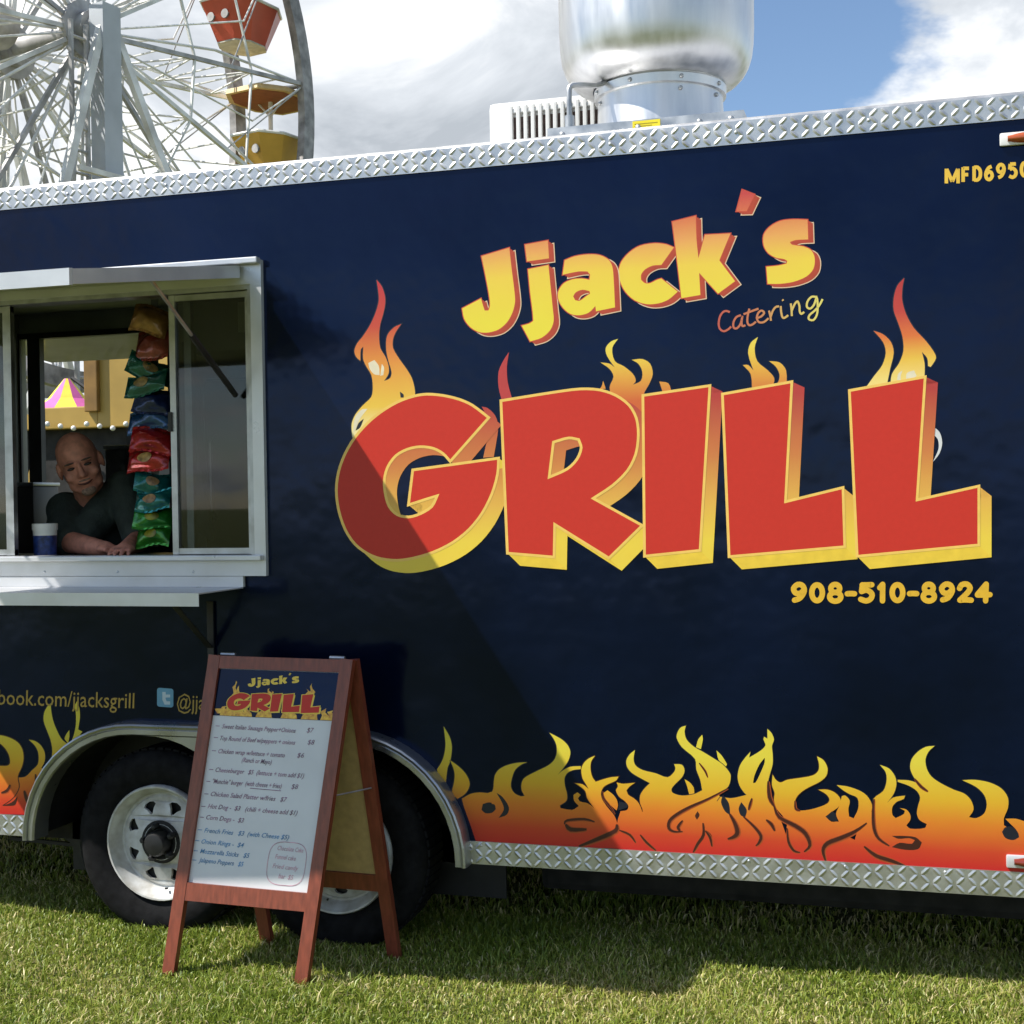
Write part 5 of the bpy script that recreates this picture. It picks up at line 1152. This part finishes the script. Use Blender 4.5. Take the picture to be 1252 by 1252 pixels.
# head frame: looks out of the hatch towards the camera, tilted to his right
HR = Matrix.Rotation(math.radians(30), 3, 'Z') @ Matrix.Rotation(math.radians(-19), 3, 'Y') @ Matrix.Rotation(math.radians(10), 3, 'X')
hs = 1.10
def Hd(x, y, z): return HC+HR @ (Vector((x, y, z))*hs)     # x: image right, y: into the trailer, z: up
g = G()
g.sphere(Hd(0, 0.012, 0.028), Vector((0.073, 0.094, 0.086))*hs, 24, 16, HR)          # skull
g.sphere(Hd(0, -0.022, -0.030), Vector((0.066, 0.070, 0.078))*hs, 20, 14, HR)        # face
g.sphere(Hd(0, -0.045, -0.088), Vector((0.040, 0.040, 0.030))*hs, 14, 10, HR)        # chin
for s_ in (-1, 1):
    g.sphere(Hd(0.040*s_, -0.064, -0.034), Vector((0.022, 0.020, 0.020))*hs, 12, 8, HR)   # cheeks
    g.sphere(Hd(0.031*s_, -0.083, 0.016), Vector((0.025, 0.010, 0.008))*hs, 12, 8, HR)    # brows
    g.sphere(Hd(0.078*s_, 0.012, -0.012), Vector((0.009, 0.020, 0.032))*hs, 12, 8, HR)    # ears
    g.sphere(Hd(0.038*s_, -0.032, -0.070), Vector((0.024, 0.034, 0.028))*hs, 12, 8, HR)   # jaw
    g.sphere(Hd(0.011*s_, -0.097, -0.034), Vector((0.009, 0.011, 0.008))*hs, 10, 7, HR)   # nostrils
g.cap(Hd(0, -0.090, 0.008), 0.0085*hs, Hd(0, -0.108, -0.030), 0.012*hs)                   # nose
g.sphere(Hd(0, -0.082, -0.060), Vector((0.026, 0.012, 0.007))*hs, 12, 8, HR); g.sphere(Hd(0, -0.080, -0.073), Vector((0.021, 0.012, 0.007))*hs, 12, 8, HR)
NB = PX(114, 614, 0.50)
g.cap(Hd(0, 0.025, -0.05), 0.062, NB, 0.066)
# forearms, hands with five fingers each
S1, S2 = PX(80, 624, 0.45), PX(152, 598, 0.50)
E1, E2 = PX(84, 664, 0.27), PX(170, 654, 0.33)
W1, W2 = PX(122, 671, 0.16), PX(156, 668, 0.15)
W1.z = W2.z = 1.406; E1.z = E2.z = 1.425
for e, w_, sgn in ((E1, W1, 1), (E2, W2, -1)):
    g.cap(e, 0.046, w_, 0.031)
    dr = (w_-e).normalized(); sd_ = Vector((dr.y, -dr.x, 0)).normalized(); pm = w_+dr*0.055+Vector((0, 0, 0.002))
    g.cap(w_, 0.030, pm, 0.026); g.sphere(w_+dr*0.05, (0.042, 0.042, 0.020), 12, 8)
    for k, (off, ln, sp) in enumerate(((-0.030, 0.070, -0.10), (-0.010, 0.082, -0.03), (0.010, 0.078, 0.04), (0.029, 0.062, 0.12))):
        b0 = w_+dr*0.078+sd_*off; d1 = (dr+sd_*sp).normalized(); b1 = b0+d1*ln*0.5+Vector((0, 0, 0.004)); b2 = b1+d1*ln*0.45-Vector((0, 0, 0.012))
        g.cap(w_+dr*0.05+sd_*off*0.8, 0.010, b0, 0.0098, 8); g.cap(b0, 0.0098, b1, 0.009, 8); g.cap(b1, 0.009, b2, 0.0078, 8)
    t0 = w_+dr*0.025-sd_*0.026*sgn; t1 = t0+(dr*0.6-sd_*0.8*sgn)*0.040; t2 = t1+(dr*0.95-sd_*0.2*sgn)*0.030
    g.cap(t0, 0.012, t1, 0.0105, 8); g.cap(t1, 0.0105, t2, 0.0085, 8)
# trunk and legs (under the clothes)
HIP = Vector((NB.x-0.06, 1.05, 1.30))
CHE = NB+Vector((-0.01, 0.14, -0.13)); g.cap(HIP, 0.125, CHE, 0.14, 16); g.cap(CHE, 0.13, NB+Vector((0, 0.03, -0.05)), 0.07, 16)
for s_, s0, e in ((-1, S1, E1), (1, S2, E2)): g.cap(NB+Vector((0, 0.04, -0.05)), 0.07, s0, 0.062); g.cap(s0, 0.060, e, 0.045)
for s_ in (-1, 1):
    h_ = HIP+Vector((0.10*s_, 0, -0.05)); k_ = Vector((h_.x+0.01*s_, h_.y-0.06, 0.88)); f_ = Vector((h_.x+0.02*s_, h_.y+0.02, 0.50))
    g.cap(h_, 0.085, k_, 0.058); g.cap(k_, 0.056, f_, 0.038); g.cap(f_, 0.036, f_+Vector((0, -0.15, -0.035)), 0.030)
BODY = remeshed(g, 'body', SKIN, MAN, 0.0055, 3, 0.45)
# shirt: open collar, sleeves to the elbow
g = G()
g.cap(HIP+Vector((0, 0.02, 0.0)), 0.150, CHE, 0.170, 20); g.cap(CHE, 0.165, NB+Vector((0, 0.035, -0.055)), 0.088, 20)
for s0, e in ((S1, E1), (S2, E2)): g.cap(NB+Vector((0, 0.05, -0.06)), 0.088, s0, 0.078); g.cap(s0, 0.078, e+(s0-e)*0.06, 0.064)
FRT = Vector((NB.x-0.02, 0.33, 1.42))
for s0 in (S1, S2): g.cap(s0+(NB-s0)*0.25+Vector((0, 0, -0.03)), 0.085, FRT+(s0-NB)*0.45, 0.062)
g.cap(NB+Vector((0, -0.02, -0.11)), 0.070, FRT, 0.062)
remeshed(g, 'shirt', SHIRT, MAN, 0.008, 4)
g = G()
for s_ in (-1, 1):
    a = NB+Vector((0.075*s_, 0.07, 0.045)); b = NB+Vector((0.072*s_+0.01, -0.045, -0.005)); c = NB+Vector((0.028*s_+0.015, -0.115, -0.075)); d = NB+Vector((0.095*s_+0.01, -0.085, -0.075)); e = NB+Vector((0.115*s_, 0.05, -0.01))
    g.add([a, b, c, d, e]+[p+Vector((0, 0.004, -0.006)) for p in (a, b, c, d, e)], [(0, 1, 3, 4), (1, 2, 3), (5, 9, 8, 6), (6, 8, 7), (0, 5, 6, 1), (1, 6, 7, 2), (2, 7, 8, 3), (3, 8, 9, 4), (4, 9, 5, 0)])
g.build('collar', SHIRT, MAN)
g = G()
for s_ in (-1, 1):
    h_ = HIP+Vector((0.10*s_, 0, -0.03)); k_ = Vector((h_.x+0.01*s_, h_.y-0.06, 0.88)); f_ = Vector((h_.x+0.02*s_, h_.y+0.02, 0.53)); g.cap(h_, 0.105, k_, 0.078); g.cap(k_, 0.078, f_, 0.068)
remeshed(g, 'trousers', JEAN, MAN, 0.012, 3)
g = G()
for s_ in (-1, 1):
    f_ = Vector((HIP.x+0.12*s_, HIP.y+0.02, 0.48)); g.cap(f_, 0.045, f_+Vector((0, -0.17, -0.008)), 0.040)
g.build('shoes', BLACK, MAN, smooth=60)
EYE = mat('eye_dark', (0.03, 0.02, 0.018), 0.2)
for s_ in (-1, 1): G().sphere(Hd(0.030*s_, -0.0835, -0.002), Vector((0.0145, 0.007, 0.0052))*hs, 12, 8, HR).build('eye', EYE, MAN, smooth=80)
for s_ in (-1, 1): G().sphere(Hd(0.031*s_, -0.090, 0.0175), Vector((0.019, 0.006, 0.0038))*hs, 12, 8, HR).build('eyebrow', mat('grey_brown_hair', (0.10, 0.065, 0.05), 0.8), MAN, smooth=80)
G().tube([Hd(x_, -0.0935+14*x_*x_, -0.0665+9*x_*x_) for x_ in np.linspace(-0.027, 0.027, 9)], [0.0012, 0.003, 0.004, 0.0045, 0.0045, 0.0045, 0.004, 0.003, 0.0012], 8).build('mouth', mat('mouth_line', (0.10, 0.025, 0.022), 0.5), MAN, smooth=80)
g = G(); g.sphere(Hd(0, -0.0695, -0.096), Vector((0.027, 0.020, 0.020))*hs, 16, 10, HR); g.sphere(Hd(0, -0.0885, -0.0535), Vector((0.022, 0.006, 0.0035))*hs, 16, 8, HR)
g.build('goatee', mat('grey_beard', (0.36, 0.24, 0.19), 0.9, var=0.25, vscale=120, bump=0.5, bscale=300), MAN, smooth=80)

# ------------------------------------------------------------------ behind the trailer, seen through both windows
YR = 5.2
RYEL = mat('mustard_ride_paint', (0.42, 0.27, 0.06), 0.45, var=0.08, vscale=3)
RIDE = empty('carnival_ride', (-6.4, YR, 0), 'mustard yellow carnival ride with a square opening seen through the window', 'carnival ride')
a, b = PX(62, 440, YR), PX(118, 440, YR); c = PX(118, 496, YR); e_ = PX(230, 530, YR)
zlo = PX(118, 523, YR).z
G().bbox(b.x, e_.x, YR, YR+0.10, zlo, 3.35, 0.01).build('side_panel', RYEL, RIDE)
G().bbox(a.x-0.45, b.x-0.002, YR+0.002, YR+0.098, zlo, c.z, 0.01).build('lower_panel', RYEL, RIDE)
G().bbox(b.x-0.09, b.x+0.03, YR-0.05, YR-0.001, c.z-0.05, 3.33, 0.008).build('post', mat('dark_mustard', (0.24, 0.13, 0.03), 0.5), RIDE)
G().bbox(a.x-0.47, e_.x, YR+0.002, YR+0.098, 3.36, 3.62, 0.01).build('top_panel', RYEL, RIDE)
q0, q1 = PX(22, 500, YR), PX(46, 500, YR)
G().bbox(a.x-0.52, a.x-0.40, YR-0.03, YR+0.09, 0.0, 3.6, 0.01).build('corner_post', WSTEEL, RIDE)
G().bbox(e_.x-0.14, e_.x-0.02, YR+0.101, YR+0.2, 0.0, 3.6, 0.01).build('corner_post', WSTEEL, RIDE)
G().beam(PX(30, 505, 4.3), PX(48, 458, 4.3), 0.05, 0.05).build('slanted_tube', WSTEEL, RIDE)
for k in range(9):
    p = PX(26+16*k, 521+3*math.sin(k*2.1), YR-0.06); G().sphere(p, 0.022, 8, 6).build('lamp_globe', WHITEM, RIDE, smooth=80)
for s_ in ((88, 462), (104, 467)): 
    p = PX(*s_, 6.5); G().tube([p, p+Vector((0.32, 0, -0.22))], 0.018, 6).build('pennant_pole', BLACK, RIDE)
G().bbox(e_.x-0.6, e_.x+0.2, YR+0.25, YR+1.0, 0.0, zlo-0.02, 0.02).build('motor_cabinet', GREYM, RIDE)
G().bbox(a.x-0.38, e_.x-0.62, YR+0.101, YR+1.0, 0.0, zlo+0.06, 0.02).build('machinery_box', DARKST, RIDE)
p = PX(30, 600, 3.6); g = G(); g.add([PX(40, 560, 3.6), PX(47, 500, 3.6), PX(47, 645, 3.6), PX(34, 645, 3.6), PX(24, 615, 3.6)]+[PX(x, y, 3.6)+Vector((0, 0.06, 0)) for x, y in ((40, 560), (47, 500), (47, 645), (34, 645), (24, 615))], [(0, 1, 2, 3, 4), (9, 8, 7, 6, 5), (0, 5, 6, 1), (1, 6, 7, 2), (2, 7, 8, 3), (3, 8, 9, 4), (4, 9, 5, 0)])
tag(g.build('sign_panel', RYEL), 'mustard angular panel standing left of the man beyond the rear window', 'panel')
# striped tent
tp = PX(82, 463, 8.2); bz = PX(70, 520, 8.2).z-0.3
TENT = empty('striped_tent', (tp.x, tp.y, 0), 'pink and yellow striped tent top far behind the yellow ride', 'tent')
PINK = mat('pink_canvas', (0.62, 0.12, 0.36), 0.7, var=0.06); YELC = mat('yellow_canvas', (0.78, 0.62, 0.06), 0.7, var=0.06)
for k in range(10):
    g = G(); a0, a1 = 2*math.pi*(k-0.12)/10, 2*math.pi*(k+0.88)/10; vs = []
    for t in np.linspace(0, 1, 7):
        r = 0.03+1.35*t**1.15; z = tp.z-(tp.z-bz)*(t**0.72)
        vs += [(tp.x+r*math.cos(a0), tp.y+r*math.sin(a0), z), (tp.x+r*math.cos(a1), tp.y+r*math.sin(a1), z)]
    g.add(vs, [(2*i, 2*i+1, 2*i+3, 2*i+2) for i in range(6)]); g.build('canvas_panel', PINK if k % 2 else YELC, TENT)
G().lathe([(1.39, bz), (1.39, bz-0.25)], (tp.x, tp.y, 0), 'z', 28).build('valance', PINK, TENT)
for k in range(8): a_ = 2*math.pi*k/8; G().tube([(tp.x+1.33*math.cos(a_), tp.y+1.33*math.sin(a_), 0), (tp.x+1.33*math.cos(a_), tp.y+1.33*math.sin(a_), bz)], 0.04, 6).build('pole', WSTEEL, TENT)
# pans and boxes on the rear counter
def on_rear(px0, px1, pyt, y, name, label, m, lidm):
    a_, b_ = PX(px0, pyt, y), PX(px1, pyt, y); o = empty(name, ((a_.x+b_.x)/2, y+0.1, 1.3305), label, 'kitchen gear')
    G().bbox(a_.x, b_.x, y, y+0.22, 1.331, a_.z-0.02, 0.008).build('body', m, o, smooth=40); G().bbox(a_.x-0.006, b_.x+0.006, y-0.006, y+0.226, a_.z-0.019, a_.z, 0.004).build('lid', lidm, o, smooth=40)
on_rear(20, 40, 590, 1.60, 'equipment_box', 'dark box with a metal lid at the left of the window opening', GREYM, STEEL)
on_rear(128, 152, 545, 1.62, 'storage_bin', 'dark grey bin on the rear counter behind the leaning man', mat('smoky_plastic', (0.13, 0.13, 0.14), 0.3, var=0.3, vscale=20), STEEL)
